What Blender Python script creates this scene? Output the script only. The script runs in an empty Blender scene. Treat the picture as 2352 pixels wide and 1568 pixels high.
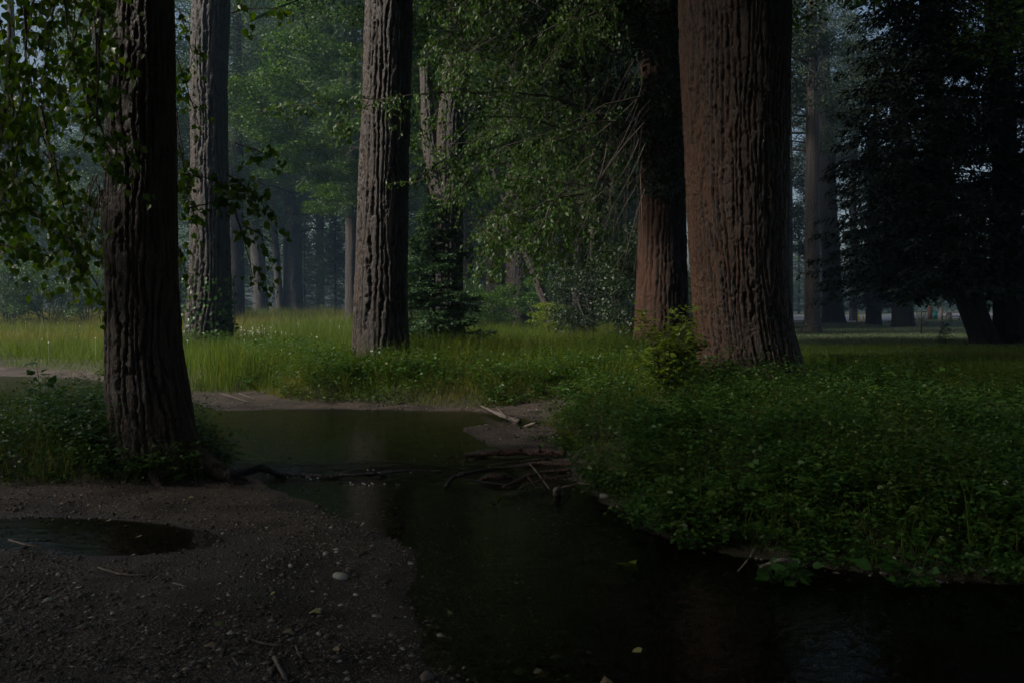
import bpy, math
import numpy as np
from mathutils import Vector, Matrix

# ------------------------------------------------------------------ camera, sky, sun, exposure
F, HZ, EYE = 2037.0, 712.0, 1.70          # focal length / horizon row for a 2352 px wide frame, eye height in metres
SC = bpy.context.scene
cam = bpy.data.cameras.new('camera'); cam_o = bpy.data.objects.new('camera', cam)
SC.collection.objects.link(cam_o); SC.camera = cam_o
cam.sensor_width = 36.0; cam.lens = 36.0 * F / 2352.0
cam.shift_y = -(784.0 - HZ) / 2352.0
cam.clip_start = 0.05; cam.clip_end = 2000.0
cam_o.location = (0, 0, EYE); cam_o.rotation_euler = (math.radians(90), 0, 0)

SUN_DIR = Vector((-0.93, -0.30, 0.0)).normalized()
SUN_EL = math.radians(34)
sun_vec = Vector((SUN_DIR.x * math.cos(SUN_EL), SUN_DIR.y * math.cos(SUN_EL), math.sin(SUN_EL)))
W = bpy.data.worlds.new('World'); SC.world = W; W.use_nodes = True
wn = W.node_tree.nodes; wl = W.node_tree.links
bg = wn['Background']; sky_n = wn.new('ShaderNodeTexSky'); sky_n.sky_type = 'NISHITA'
sky_n.sun_disc = False; sky_n.sun_elevation = SUN_EL
sky_n.sun_rotation = math.atan2(SUN_DIR.x, SUN_DIR.y); sky_n.air_density = 1.0; sky_n.dust_density = 4.0
wl.new(sky_n.outputs[0], bg.inputs[0]); bg.inputs[1].default_value = 0.092
sl = bpy.data.lights.new('sun', 'SUN'); sl.energy = 5.0; sl.angle = math.radians(10); sl.color = (1.0, 0.94, 0.84)
sun_o = bpy.data.objects.new('sun', sl); SC.collection.objects.link(sun_o)
sun_o.rotation_euler = sun_vec.to_track_quat('Z', 'Y').to_euler()
SC.view_settings.view_transform = 'Standard'; SC.view_settings.look = 'None'
SC.view_settings.gamma = 1.0; SC.view_settings.use_curve_mapping = False
SC.view_settings.exposure = 0.06
SC.render.engine = 'CYCLES'
cy = SC.cycles
cy.max_bounces = 4; cy.diffuse_bounces = 2; cy.glossy_bounces = 2; cy.transmission_bounces = 3
cy.transparent_max_bounces = 8; cy.volume_bounces = 0
cy.use_denoising = True
try:
    cy.denoiser = 'OPENIMAGEDENOISE'; cy.denoising_input_passes = 'RGB_ALBEDO_NORMAL'
except Exception:
    pass
cy.use_adaptive_sampling = True; cy.adaptive_threshold = 0.02; cy.adaptive_min_samples = 24
cy.sample_clamp_indirect = 4.0

# ------------------------------------------------------------------ helpers
rng = np.random.default_rng(11)
COL = SC.collection
def gx(u, Y): return (u - 1176.0) / F * Y
def gz(v, Y): return EYE - (v - HZ) / F * Y
def px(u, v, z=0.0):
    Y = F * (EYE - z) / (v - HZ)
    return ((u - 1176.0) / F * Y, Y)
def poly(pts, z=0.0): return np.array([px(u, v, z) for u, v in pts])
def smooth(a, b, x):
    t = np.clip((x - a) / (b - a), 0, 1); return t * t * (3 - 2 * t)
def hsh(x, y, seed):
    n = (x.astype(np.int64) * 374761393 + y.astype(np.int64) * 668265263 + seed * 974711) & 0xffffffff
    n = ((n ^ (n >> 13)) * 1274126177) & 0xffffffff
    n = ((n ^ (n >> 15)) * 2246822519) & 0xffffffff
    return ((n ^ (n >> 16)) & 0xffffff) / float(0x1000000)
def vnoise(x, y, seed=0, per=None):
    xi = np.floor(x); yi = np.floor(y); fx = x - xi; fy = y - yi
    fx = fx * fx * (3 - 2 * fx); fy = fy * fy * (3 - 2 * fy)
    x0, x1 = (xi, xi + 1) if per is None else (np.mod(xi, per), np.mod(xi + 1, per))
    a = hsh(x0, yi, seed); b = hsh(x1, yi, seed); c = hsh(x0, yi + 1, seed); d = hsh(x1, yi + 1, seed)
    return (a + (b - a) * fx) * (1 - fy) + (c + (d - c) * fx) * fy
def fbm(x, y, seed=0, octs=3, per=None):
    s = 0; amp = 0.5; tot = 0; f = 1
    for i in range(octs):
        s = s + amp * vnoise(x * f, y * f, seed + i * 17, None if per is None else per * f); tot += amp
        amp *= 0.5; f *= 2
    return s / tot
def worley(x, y, per, seed):
    xi = np.floor(x); yi = np.floor(y)
    f1 = np.full(x.shape, 9.0); f2 = np.full(x.shape, 9.0)
    for i in (-1, 0, 1):
        for j in (-1, 0, 1):
            cx = xi + i; cyy = yi + j; hx = np.mod(cx, per)
            qx = cx + 0.12 + 0.76 * hsh(hx, cyy, seed); qy = cyy + 0.1 + 0.8 * hsh(hx, cyy, seed + 5)
            d = np.hypot(x - qx, y - qy)
            f2 = np.minimum(f2, np.maximum(f1, d)); f1 = np.minimum(f1, d)
    return f1, f2
def sdf(P, poly_):
    """signed distance, positive inside the polygon"""
    d = np.full(len(P), 1e9); inside = np.zeros(len(P), bool); n = len(poly_)
    for i in range(n):
        a = poly_[i]; b = poly_[(i + 1) % n]; e = b - a; w = P - a
        t = np.clip((w @ e) / max(e @ e, 1e-12), 0, 1)
        d = np.minimum(d, np.hypot(w[:, 0] - t * e[0], w[:, 1] - t * e[1]))
        c = (a[1] > P[:, 1]) != (b[1] > P[:, 1])
        with np.errstate(divide='ignore', invalid='ignore'):
            xx = (b[0] - a[0]) * (P[:, 1] - a[1]) / (b[1] - a[1] if b[1] != a[1] else 1e-12) + a[0]
        inside ^= c & (P[:, 0] < xx)
    return np.where(inside, d, -d)
def unit(v): return v / np.maximum(np.linalg.norm(v, axis=-1, keepdims=True), 1e-9)

def mesh(name, V, tris=None, quads=None, attrs=None, smooth_=False):
    me = bpy.data.meshes.new(name); V = np.asarray(V, np.float32)
    nt = 0 if tris is None else len(tris); nq = 0 if quads is None else len(quads)
    me.vertices.add(len(V)); me.vertices.foreach_set('co', V.ravel())
    li = []; ls = []
    if nt: li.append(np.asarray(tris).ravel()); ls.append(np.arange(nt) * 3)
    if nq: li.append(np.asarray(quads).ravel()); ls.append(nt * 3 + np.arange(nq) * 4)
    li = np.concatenate(li).astype(np.int32); ls = np.concatenate(ls).astype(np.int32)
    me.loops.add(len(li)); me.loops.foreach_set('vertex_index', li)
    me.polygons.add(nt + nq); me.polygons.foreach_set('loop_start', ls)
    if smooth_: me.polygons.foreach_set('use_smooth', np.ones(nt + nq, bool))
    for k, a in (attrs or {}).items():
        at = me.attributes.new(k, 'FLOAT', 'POINT'); at.data.foreach_set('value', np.asarray(a, np.float32))
    me.update(calc_edges=True)
    return me
def tag(o, label=None, cat=None, group=None, kind=None):
    if label: o['label'] = label
    if cat: o['category'] = cat
    if group: o['group'] = group
    if kind: o['kind'] = kind
    return o
def obj(name, me, mat=None, parent=None, loc=None):
    om = None
    if isinstance(me, tuple): me, om = me
    o = bpy.data.objects.new(name, me); COL.objects.link(o)
    if om is not None: o.material_slots[0].link = 'OBJECT'; o.material_slots[0].material = om
    if mat is not None and len(me.materials) == 0: me.materials.append(mat)
    if parent is not None: o.parent = parent
    if loc is not None: o.location = loc
    return o
def thing(name, label, cat, loc, group=None, rz=0.0):
    o = bpy.data.objects.new(name, None); COL.objects.link(o); o.location = loc; o.rotation_euler = (0, 0, rz)
    o.empty_display_size = 0.3
    return tag(o, label, cat, group)

class Geo:
    """collects vertices / triangles of one mesh"""
    def __init__(s): s.V = []; s.T = []; s.A = []; s.n = 0
    def add(s, V, T, a=0.0):
        V = np.asarray(V, float).reshape(-1, 3); s.V.append(V); s.T.append(np.asarray(T).reshape(-1, 3) + s.n); s.n += len(V)
        s.A.append(np.full(len(V), a) if np.isscalar(a) else np.asarray(a))
    def me(s, name, smooth_=False, off=None):
        V = np.concatenate(s.V)
        if off is not None: V = V - np.asarray(off)
        return mesh(name, V, np.concatenate(s.T), attrs={'tint': np.concatenate(s.A)}, smooth_=smooth_)
    def box(s, c, size, rz=0.0, a=0.0):
        x, y, z = [q / 2 for q in size]
        V = np.array([(i, j, k) for i in (-x, x) for j in (-y, y) for k in (-z, z)])
        cr, sr = math.cos(rz), math.sin(rz)
        V = np.stack([V[:, 0] * cr - V[:, 1] * sr, V[:, 0] * sr + V[:, 1] * cr, V[:, 2]], 1) + np.asarray(c)
        T = [(0, 1, 3), (0, 3, 2), (4, 6, 7), (4, 7, 5), (0, 4, 5), (0, 5, 1), (2, 3, 7), (2, 7, 6), (0, 2, 6), (0, 6, 4), (1, 5, 7), (1, 7, 3)]
        s.add(V, T, a); return s
    def tube(s, pts, rad, n=6, a=0.0, cap=True):
        P = np.asarray(pts, float); k = len(P); r = np.broadcast_to(np.asarray(rad, float), (k,))
        tg = unit(np.gradient(P, axis=0)); ref = np.array([0.31, 0.2, 0.93]) if abs(tg[:, 2]).mean() < 0.8 else np.array([1.0, 0.1, 0])
        A = unit(np.cross(tg, ref)); B = np.cross(tg, A)
        th = np.arange(n) / n * 2 * math.pi
        V = P[:, None] + r[:, None, None] * (np.cos(th)[None, :, None] * A[:, None] + np.sin(th)[None, :, None] * B[:, None])
        V = V.reshape(-1, 3); i = np.arange(k - 1)[:, None] * n; j = np.arange(n)[None]; j2 = (j + 1) % n
        q = np.stack([i + j, i + j2, i + n + j2, i + n + j], -1).reshape(-1, 4)
        T = np.concatenate([q[:, [0, 1, 2]], q[:, [0, 2, 3]]])
        if cap:
            V = np.concatenate([V, P[:1], P[-1:]]); m = k * n
            c0 = np.array([(m, (x + 1) % n, x) for x in range(n)]); e = (k - 1) * n
            c1 = np.array([(m + 1, e + x, e + (x + 1) % n) for x in range(n)]); T = np.concatenate([T, c0, c1])
        s.add(V, T, a); return s
    def lathe(s, prof, n=10, c=(0, 0, 0), a=0.0):
        pr = np.array(prof, float); th = np.arange(n) / n * 2 * math.pi
        V = np.stack([pr[:, :1] * np.cos(th), pr[:, :1] * np.sin(th), np.repeat(pr[:, 1:], n, 1)], -1).reshape(-1, 3) + np.asarray(c)
        k = len(pr); i = np.arange(k - 1)[:, None] * n; j = np.arange(n)[None]; j2 = (j + 1) % n
        q = np.stack([i + j, i + j2, i + n + j2, i + n + j], -1).reshape(-1, 4)
        s.add(V, np.concatenate([q[:, [0, 1, 2]], q[:, [0, 2, 3]]]), a); return s

def leaf_arrays(P, D, N, L, Wd, near=False):
    """leaf blades: folded diamonds (far) or heart shaped blades with a midrib (near)"""
    P = np.asarray(P); D = unit(D); S = unit(np.cross(D, N)); U = np.cross(S, D); n = len(P)
    L = np.broadcast_to(L, n)[:, None]; Wd = np.broadcast_to(Wd, n)[:, None]
    if not near:
        V = np.stack([P, P + D * L * .42 + S * Wd * .5 + U * Wd * .16, P + D * L, P + D * L * .42 - S * Wd * .5 + U * Wd * .16], 1)
        T = (np.arange(n)[:, None, None] * 4 + np.array([[0, 1, 2], [0, 2, 3]])[None]).reshape(-1, 3)
        return V.reshape(-1, 3), T
    mid = P + D * L * .45 - U * L * .03
    V = np.stack([P, P + D * L * .02 + S * Wd * .33 + U * Wd * .10, P + D * L * .34 + S * Wd * .5 + U * Wd * .13, P + D * L * 1.0 - U * L * .10,
                  P + D * L * .34 - S * Wd * .5 + U * Wd * .13, P + D * L * .02 - S * Wd * .33 + U * Wd * .10, mid], 1)
    T = (np.arange(n)[:, None, None] * 7 + np.array([[0, 1, 6], [1, 2, 6], [2, 3, 6], [6, 3, 4], [6, 4, 5], [6, 5, 0]])[None]).reshape(-1, 3)
    return V.reshape(-1, 3), T
def rvec(n, r=rng): return unit(r.normal(size=(n, 3)))

# ------------------------------------------------------------------ materials
def newmat(name):
    m = bpy.data.materials.new(name); m.use_nodes = True; nt = m.node_tree
    for n in list(nt.nodes): nt.nodes.remove(n)
    out = nt.nodes.new('ShaderNodeOutputMaterial'); return m, nt, out
def N(nt, t, **kw):
    n = nt.nodes.new(t)
    for k, v in kw.items():
        if k in ('op',): n.operation = v
        elif k.startswith('i_'): n.inputs[k[2:].replace('_', ' ')].default_value = v
        else: setattr(n, k, v)
    return n
def ramp(nt, fac, stops):
    r = N(nt, 'ShaderNodeValToRGB'); e = r.color_ramp.elements
    while len(e) > len(stops): e.remove(e[-1])
    while len(e) < len(stops): e.new(0.5)
    for el, (p, c) in zip(e, stops): el.position = p; el.color = (*c, 1)
    nt.links.new(fac, r.inputs[0]); return r
def mixc(nt, fac, a, b):
    m = N(nt, 'ShaderNodeMix'); m.data_type = 'RGBA'
    for s, v in ((m.inputs['Factor'], fac), (m.inputs[6], a), (m.inputs[7], b)):
        if isinstance(v, (int, float)): s.default_value = v
        elif isinstance(v, tuple): s.default_value = (*v, 1)
        else: nt.links.new(v, s)
    return m.outputs[2]
def leaf_mat(name, stops, trans=0.35, rough=0.42, tint_to=None, spec=0.5):
    m, nt, out = newmat(name); L = nt.links.new
    g = N(nt, 'ShaderNodeNewGeometry'); r = ramp(nt, g.outputs['Random Per Island'], stops); c = r.outputs[0]
    if tint_to is not None:
        a = N(nt, 'ShaderNodeAttribute', attribute_name='tint'); c = mixc(nt, a.outputs['Fac'], c, tint_to)
    p = N(nt, 'ShaderNodeBsdfPrincipled'); p.inputs['Roughness'].default_value = rough
    p.inputs['Specular IOR Level'].default_value = spec
    L(c, p.inputs['Base Color'])
    t = N(nt, 'ShaderNodeBsdfTranslucent')
    h = N(nt, 'ShaderNodeHueSaturation'); h.inputs['Saturation'].default_value = 1.15; h.inputs['Value'].default_value = 1.25; h.inputs['Hue'].default_value = 0.485
    L(c, h.inputs['Color']); L(h.outputs[0], t.inputs[0])
    mx = N(nt, 'ShaderNodeMixShader'); mx.inputs[0].default_value = trans
    L(p.outputs[0], mx.inputs[1]); L(t.outputs[0], mx.inputs[2]); L(mx.outputs[0], out.inputs[0])
    return m
def bark_mat(name, ridge, furrow, stain=None, stain_dir=(-1, -0.2, 0), rough=0.75, scale=1.0):
    m, nt, out = newmat(name); L = nt.links.new
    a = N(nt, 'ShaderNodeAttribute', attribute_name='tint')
    tc = N(nt, 'ShaderNodeTexCoord'); mp = N(nt, 'ShaderNodeMapping'); mp.inputs['Scale'].default_value = (14 * scale, 14 * scale, 3.0 * scale)
    L(tc.outputs['Object'], mp.inputs[0])
    n1 = N(nt, 'ShaderNodeTexNoise', i_Scale=2.2, i_Detail=6.0, i_Roughness=0.65); L(mp.outputs[0], n1.inputs['Vector'])
    n2 = N(nt, 'ShaderNodeTexNoise', i_Scale=0.9, i_Detail=3.0); L(tc.outputs['Object'], n2.inputs['Vector'])
    dk = tuple(q * .55 for q in ridge); lt = tuple(min(1, q * 1.45) for q in ridge)
    rc = ramp(nt, n1.outputs[0], [(.3, dk), (.52, ridge), (.72, lt)])
    pa = N(nt, 'ShaderNodeAttribute', attribute_name='plate'); pr_ = N(nt, 'ShaderNodeMapRange'); pr_.inputs['From Min'].default_value = .45; pr_.inputs['To Max'].default_value = .55; L(pa.outputs['Fac'], pr_.inputs['Value'])
    grey = sum(ridge) / 3 * 1.25
    rcol = mixc(nt, pr_.outputs[0], rc.outputs[0], (grey, grey * .97, grey * .92))
    vm = N(nt, 'ShaderNodeMapping'); vm.inputs['Scale'].default_value = (30 * scale, 30 * scale, 9.0 * scale); L(tc.outputs['Object'], vm.inputs[0])
    nd = N(nt, 'ShaderNodeTexNoise', i_Scale=1.2, i_Detail=2.0); L(vm.outputs[0], nd.inputs['Vector'])
    va = N(nt, 'ShaderNodeVectorMath', op='MULTIPLY_ADD'); L(nd.outputs['Color'], va.inputs[0]); va.inputs[1].default_value = (1.2, 1.2, 1.2); L(vm.outputs[0], va.inputs[2])
    vo = N(nt, 'ShaderNodeTexVoronoi', i_Scale=1.0); vo.feature = 'DISTANCE_TO_EDGE'; L(va.outputs[0], vo.inputs['Vector'])
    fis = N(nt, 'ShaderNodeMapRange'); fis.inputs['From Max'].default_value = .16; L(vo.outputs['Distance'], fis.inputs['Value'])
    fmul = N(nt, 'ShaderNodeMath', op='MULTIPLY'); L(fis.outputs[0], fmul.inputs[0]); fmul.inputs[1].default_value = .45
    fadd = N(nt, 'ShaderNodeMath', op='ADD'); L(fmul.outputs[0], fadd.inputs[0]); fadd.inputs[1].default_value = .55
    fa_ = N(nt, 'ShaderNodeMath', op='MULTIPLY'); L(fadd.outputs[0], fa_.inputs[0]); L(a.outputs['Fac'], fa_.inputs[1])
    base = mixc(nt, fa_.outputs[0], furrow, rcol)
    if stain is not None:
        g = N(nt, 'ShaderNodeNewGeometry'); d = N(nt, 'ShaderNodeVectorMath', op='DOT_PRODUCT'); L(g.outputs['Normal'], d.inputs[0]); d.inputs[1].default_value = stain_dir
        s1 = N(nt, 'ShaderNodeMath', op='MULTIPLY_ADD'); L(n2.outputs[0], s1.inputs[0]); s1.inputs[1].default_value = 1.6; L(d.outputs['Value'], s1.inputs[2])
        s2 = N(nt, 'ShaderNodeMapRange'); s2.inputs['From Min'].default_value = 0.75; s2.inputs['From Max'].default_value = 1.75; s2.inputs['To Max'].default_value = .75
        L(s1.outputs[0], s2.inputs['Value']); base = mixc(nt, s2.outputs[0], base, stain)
    p = N(nt, 'ShaderNodeBsdfPrincipled'); L(base, p.inputs['Base Color']); p.inputs['Roughness'].default_value = rough
    p.inputs['Specular IOR Level'].default_value = 0.45
    n3 = N(nt, 'ShaderNodeTexNoise', i_Scale=5.5, i_Detail=5.0, i_Roughness=0.7); L(mp.outputs[0], n3.inputs['Vector'])
    hm = N(nt, 'ShaderNodeMath', op='MULTIPLY_ADD'); L(fis.outputs[0], hm.inputs[0]); hm.inputs[1].default_value = .5; L(n3.outputs[0], hm.inputs[2])
    b = N(nt, 'ShaderNodeBump', i_Strength=0.9, i_Distance=0.02); L(hm.outputs[0], b.inputs['Height']); L(b.outputs[0], p.inputs['Normal'])
    L(p.outputs[0], out.inputs[0]); return m
def plain_mat(name, col, rough=0.6, var=0.25, scale=30.0, metal=0.0, bump=0.0):
    m, nt, out = newmat(name); L = nt.links.new
    tc = N(nt, 'ShaderNodeTexCoord'); n1 = N(nt, 'ShaderNodeTexNoise', i_Scale=scale, i_Detail=5.0); L(tc.outputs['Object'], n1.inputs['Vector'])
    r = ramp(nt, n1.outputs[0], [(.3, tuple(q * (1 - var) for q in col)), (.7, tuple(min(1, q * (1 + var)) for q in col))])
    p = N(nt, 'ShaderNodeBsdfPrincipled'); L(r.outputs[0], p.inputs['Base Color']); p.inputs['Roughness'].default_value = rough; p.inputs['Metallic'].default_value = metal
    if bump:
        b = N(nt, 'ShaderNodeBump', i_Strength=bump, i_Distance=0.02); L(n1.outputs[0], b.inputs['Height']); L(b.outputs[0], p.inputs['Normal'])
    L(p.outputs[0], out.inputs[0]); return m

M = {}
M['leaf_near'] = leaf_mat('cottonwood_leaf', [(0, (.035, .09, .010)), (.5, (.06, .135, .014)), (1, (.11, .175, .02))], .5, .33)
M['leaf_mid'] = leaf_mat('broadleaf_foliage', [(0, (.028, .075, .012)), (.6, (.048, .11, .017)), (1, (.09, .15, .025))], .4, .46, spec=.35)
M['leaf_far'] = leaf_mat('far_foliage', [(0, (.03, .07, .018)), (.6, (.05, .10, .028)), (1, (.085, .14, .04))], .35, .45)
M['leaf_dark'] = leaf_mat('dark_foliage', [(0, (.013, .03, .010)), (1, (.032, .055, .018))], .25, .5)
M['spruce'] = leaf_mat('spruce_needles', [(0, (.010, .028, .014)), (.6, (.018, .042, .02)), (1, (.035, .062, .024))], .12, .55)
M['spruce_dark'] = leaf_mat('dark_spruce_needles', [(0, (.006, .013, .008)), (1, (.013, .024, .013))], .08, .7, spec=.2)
M['spruce_young'] = leaf_mat('young_spruce_needles', [(0, (.022, .055, .024)), (.7, (.04, .085, .032)), (1, (.08, .13, .045))], .18, .5)
M['grass'] = leaf_mat('meadow_grass', [(0, (.06, .115, .012)), (.6, (.10, .165, .018)), (1, (.16, .21, .03))], .48, .6, tint_to=(.28, .21, .06), spec=.25)
M['lawn'] = leaf_mat('lawn_grass', [(0, (.05, .085, .02)), (1, (.09, .125, .032))], .25, .55)
M['herb'] = leaf_mat('undergrowth_leaf', [(0, (.022, .07, .014)), (.6, (.04, .11, .02)), (1, (.085, .17, .03))], .33, .42, tint_to=(.10, .13, .02))
M['shrub'] = leaf_mat('yellow_green_leaf', [(0, (.08, .13, .016)), (.6, (.13, .19, .022)), (1, (.22, .26, .035))], .4, .42)
M['flower'] = plain_mat('white_petal', (.75, .75, .70), .6, .08)
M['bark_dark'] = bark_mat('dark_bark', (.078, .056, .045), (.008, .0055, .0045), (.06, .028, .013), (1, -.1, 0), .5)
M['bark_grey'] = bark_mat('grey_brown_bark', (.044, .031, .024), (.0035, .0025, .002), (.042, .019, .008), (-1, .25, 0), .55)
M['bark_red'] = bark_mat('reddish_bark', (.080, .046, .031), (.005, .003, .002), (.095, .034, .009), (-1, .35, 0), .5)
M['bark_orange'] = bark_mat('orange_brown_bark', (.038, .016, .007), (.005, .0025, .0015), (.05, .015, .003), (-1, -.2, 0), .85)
M['bark_far'] = bark_mat('far_bark', (.055, .044, .037), (.016, .012, .010), None, rough=.8)
M['bark_black'] = bark_mat('blackish_bark', (.012, .010, .009), (.005, .004, .004), None, rough=.9)
M['twig'] = bark_mat('twig_bark', (.075, .058, .046), (.075, .058, .046), None, rough=.7)
M['pale_twig'] = bark_mat('pale_twig_bark', (.17, .14, .11), (.17, .14, .11), None, rough=.7)
M['wet_wood'] = bark_mat('wet_red_wood', (.10, .05, .035), (.025, .012, .008), None, rough=.4)
M['driftwood'] = bark_mat('pale_driftwood', (.30, .25, .21), (.12, .09, .07), None, rough=.65)
M['black_wood'] = bark_mat('black_wet_wood', (.02, .015, .012), (.01, .008, .007), None, rough=.4)

def ground_mat():
    m, nt, out = newmat('stream_side_ground'); L = nt.links.new
    tc = N(nt, 'ShaderNodeTexCoord'); P = tc.outputs['Object']
    av = N(nt, 'ShaderNodeAttribute', attribute_name='veg'); aw = N(nt, 'ShaderNodeAttribute', attribute_name='wet')
    v1 = N(nt, 'ShaderNodeTexVoronoi', i_Scale=62.0); v2 = N(nt, 'ShaderNodeTexVoronoi', i_Scale=125.0); n1 = N(nt, 'ShaderNodeTexNoise', i_Scale=2.3, i_Detail=6.0); n2 = N(nt, 'ShaderNodeTexNoise', i_Scale=40.0, i_Detail=4.0)
    for n in (v1, v2, n1, n2): L(P, n.inputs['Vector'])
    sep = N(nt, 'ShaderNodeSeparateColor'); L(v1.outputs['Color'], sep.inputs[0]); sp2 = N(nt, 'ShaderNodeSeparateColor'); L(v2.outputs['Color'], sp2.inputs[0])
    g1 = ramp(nt, sep.outputs[0], [(0, (.028, .018, .012)), (.55, (.066, .046, .032)), (.85, (.125, .095, .07)), (1, (.30, .26, .21))])
    g2 = ramp(nt, sp2.outputs[1], [(0, (.024, .015, .010)), (.7, (.072, .051, .036)), (1, (.22, .18, .14))])
    grav = mixc(nt, n2.outputs[0], g1.outputs[0], g2.outputs[0])
    mudf = ramp(nt, n1.outputs[0], [(.44, (0, 0, 0)), (.62, (1, 1, 1))])
    mud = ramp(nt, n2.outputs[0], [(.3, (.02, .012, .008)), (.7, (.046, .031, .022))])
    c = mixc(nt, mudf.outputs[0], grav, mud.outputs[0])
    soil = ramp(nt, n2.outputs[0], [(.3, (.018, .022, .008)), (.6, (.04, .048, .014)), (.8, (.07, .075, .025))])
    c = mixc(nt, av.outputs['Fac'], c, soil.outputs[0])
    hs = N(nt, 'ShaderNodeHueSaturation'); hs.inputs['Value'].default_value = .62; hs.inputs['Saturation'].default_value = 1.25; L(c, hs.inputs['Color'])
    c = mixc(nt, aw.outputs['Fac'], c, hs.outputs[0])
    p = N(nt, 'ShaderNodeBsdfPrincipled'); L(c, p.inputs['Base Color'])
    rr = N(nt, 'ShaderNodeMapRange'); L(aw.outputs['Fac'], rr.inputs['Value']); rr.inputs['To Min'].default_value = .85; rr.inputs['To Max'].default_value = .4
    L(rr.outputs[0], p.inputs['Roughness'])
    bmx = N(nt, 'ShaderNodeMath', op='ADD'); L(v1.outputs['Distance'], bmx.inputs[0]); L(v2.outputs['Distance'], bmx.inputs[1])
    b = N(nt, 'ShaderNodeBump', i_Strength=0.8, i_Distance=-0.012); L(bmx.outputs[0], b.inputs['Height']); L(b.outputs[0], p.inputs['Normal'])
    L(p.outputs[0], out.inputs[0]); return m
M['ground'] = ground_mat()
def water_mat():
    m, nt, out = newmat('stream_water'); L = nt.links.new
    tc = N(nt, 'ShaderNodeTexCoord'); mp = N(nt, 'ShaderNodeMapping'); mp.inputs['Scale'].default_value = (1.0, 1.6, 1.0); L(tc.outputs['Object'], mp.inputs[0])
    n1 = N(nt, 'ShaderNodeTexNoise', i_Scale=7.0, i_Detail=3.0, i_Distortion=0.6); n2 = N(nt, 'ShaderNodeTexNoise', i_Scale=26.0, i_Detail=2.0)
    L(mp.outputs[0], n1.inputs['Vector']); L(mp.outputs[0], n2.inputs['Vector'])
    ar = N(nt, 'ShaderNodeAttribute', attribute_name='tint')
    ad = N(nt, 'ShaderNodeMath', op='MULTIPLY_ADD'); L(n2.outputs[0], ad.inputs[0]); ad.inputs[1].default_value = .25; L(n1.outputs[0], ad.inputs[2])
    st = N(nt, 'ShaderNodeMath', op='MULTIPLY_ADD'); L(ar.outputs['Fac'], st.inputs[0]); st.inputs[1].default_value = .85; st.inputs[2].default_value = .2
    b = N(nt, 'ShaderNodeBump', i_Distance=0.035); L(st.outputs[0], b.inputs['Strength']); L(ad.outputs[0], b.inputs['Height'])
    fr = N(nt, 'ShaderNodeFresnel'); fr.inputs['IOR'].default_value = 1.33; L(b.outputs[0], fr.inputs['Normal'])
    tr = N(nt, 'ShaderNodeBsdfTransparent'); tr.inputs[0].default_value = (.93, .88, .66, 1)
    gl = N(nt, 'ShaderNodeBsdfGlossy'); gl.inputs['Roughness'].default_value = .09; L(b.outputs[0], gl.inputs['Normal'])
    mx = N(nt, 'ShaderNodeMixShader'); L(fr.outputs[0], mx.inputs[0]); L(tr.outputs[0], mx.inputs[1]); L(gl.outputs[0], mx.inputs[2]); L(mx.outputs[0], out.inputs[0])
    return m
M['water'] = water_mat()

# ------------------------------------------------------------------ terrain
P_STREAM = poly([(-400, 868), (0, 868), (180, 873), (300, 890), (420, 925), (510, 948), (800, 947), (1080, 950), (1200, 968), (1252, 982), (1235, 992), (1130, 983),
    (1075, 988), (1062, 1000), (1095, 1018), (1140, 1034), (1275, 1062), (1300, 1100), (1375, 1147), (1440, 1187), (1550, 1235), (1700, 1272), (2000, 1305), (2352, 1340), (2900, 1365),
    (2900, 1750), (1040, 1750), (1000, 1568), (962, 1480), (945, 1400), (945, 1320), (905, 1260), (800, 1198), (700, 1152), (600, 1115), (545, 1102), (505, 1062), (485, 1005), (300, 962), (100, 948), (-400, 948)])
P_POOL = poly([(-400, 1190), (0, 1190), (250, 1194), (400, 1202), (470, 1218), (530, 1238), (470, 1262), (400, 1270), (300, 1274), (150, 1264), (0, 1258), (-400, 1250)])
P_WET = poly([(380, 1205), (560, 1232), (680, 1284), (765, 1340), (700, 1382), (600, 1400), (520, 1362), (430, 1292)])
P_INLET = poly([(548, 806), (640, 812), (625, 828), (570, 822)])
vf = [(-2000, 842), (-600, 846), (0, 850), (200, 860), (330, 884), (420, 903), (520, 910), (585, 906), (608, 918),
    (650, 928), (800, 930), (1000, 935), (1130, 940), (1270, 930), (1295, 940), (1257, 985), (1264, 1030), (1312, 1080), (1337, 1122), (1400, 1152), (1460, 1197), (1560, 1247), (1750, 1274), (1950, 1294), (2352, 1334), (2800, 1352), (3600, 1380)]
P_VEG = np.concatenate([poly(vf, 0.06), [(9, -25), (300, -25), (300, 300), (-300, 300), (-300, 24)]])
P_MOUND = poly([(-900, 1110), (0, 1120), (200, 1115), (400, 1108), (520, 1095), (548, 1085), (530, 1040), (500, 1000), (450, 965), (300, 950), (200, 945), (0, 955), (-400, 962), (-900, 965)], 0.06)
RIF_Y = 9.25
def level(X, Y):
    return 0.05 * smooth(-0.15, 0.3, Y - RIF_Y - 0.25 * (vnoise(X * 1.3 + 9, Y * 0 + 2.5, 3) - .5)) 
def fields(X, Y):
    P = np.stack([X, Y], 1)
    near = Y < 40
    sw = np.full(len(X), -9.0); sm = np.full(len(X), -9.0); si = np.full(len(X), -9.0)
    if near.any():
        Q = P[near]
        sw[near] = np.maximum.reduce([sdf(Q, P_STREAM), sdf(Q, P_POOL)])
        sm[near] = sdf(Q, P_MOUND)
    sh = (fbm(X * 2.3, Y * 2.3, 71, 3) - .5)
    sw = sw + .22 * sh + .30 * (fbm(X * .9 + 4, Y * .9, 73, 2) - .5); sv = sdf(P, P_VEG) - .35 * sh * (Y < 40)
    return sw, sv, sm
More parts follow.
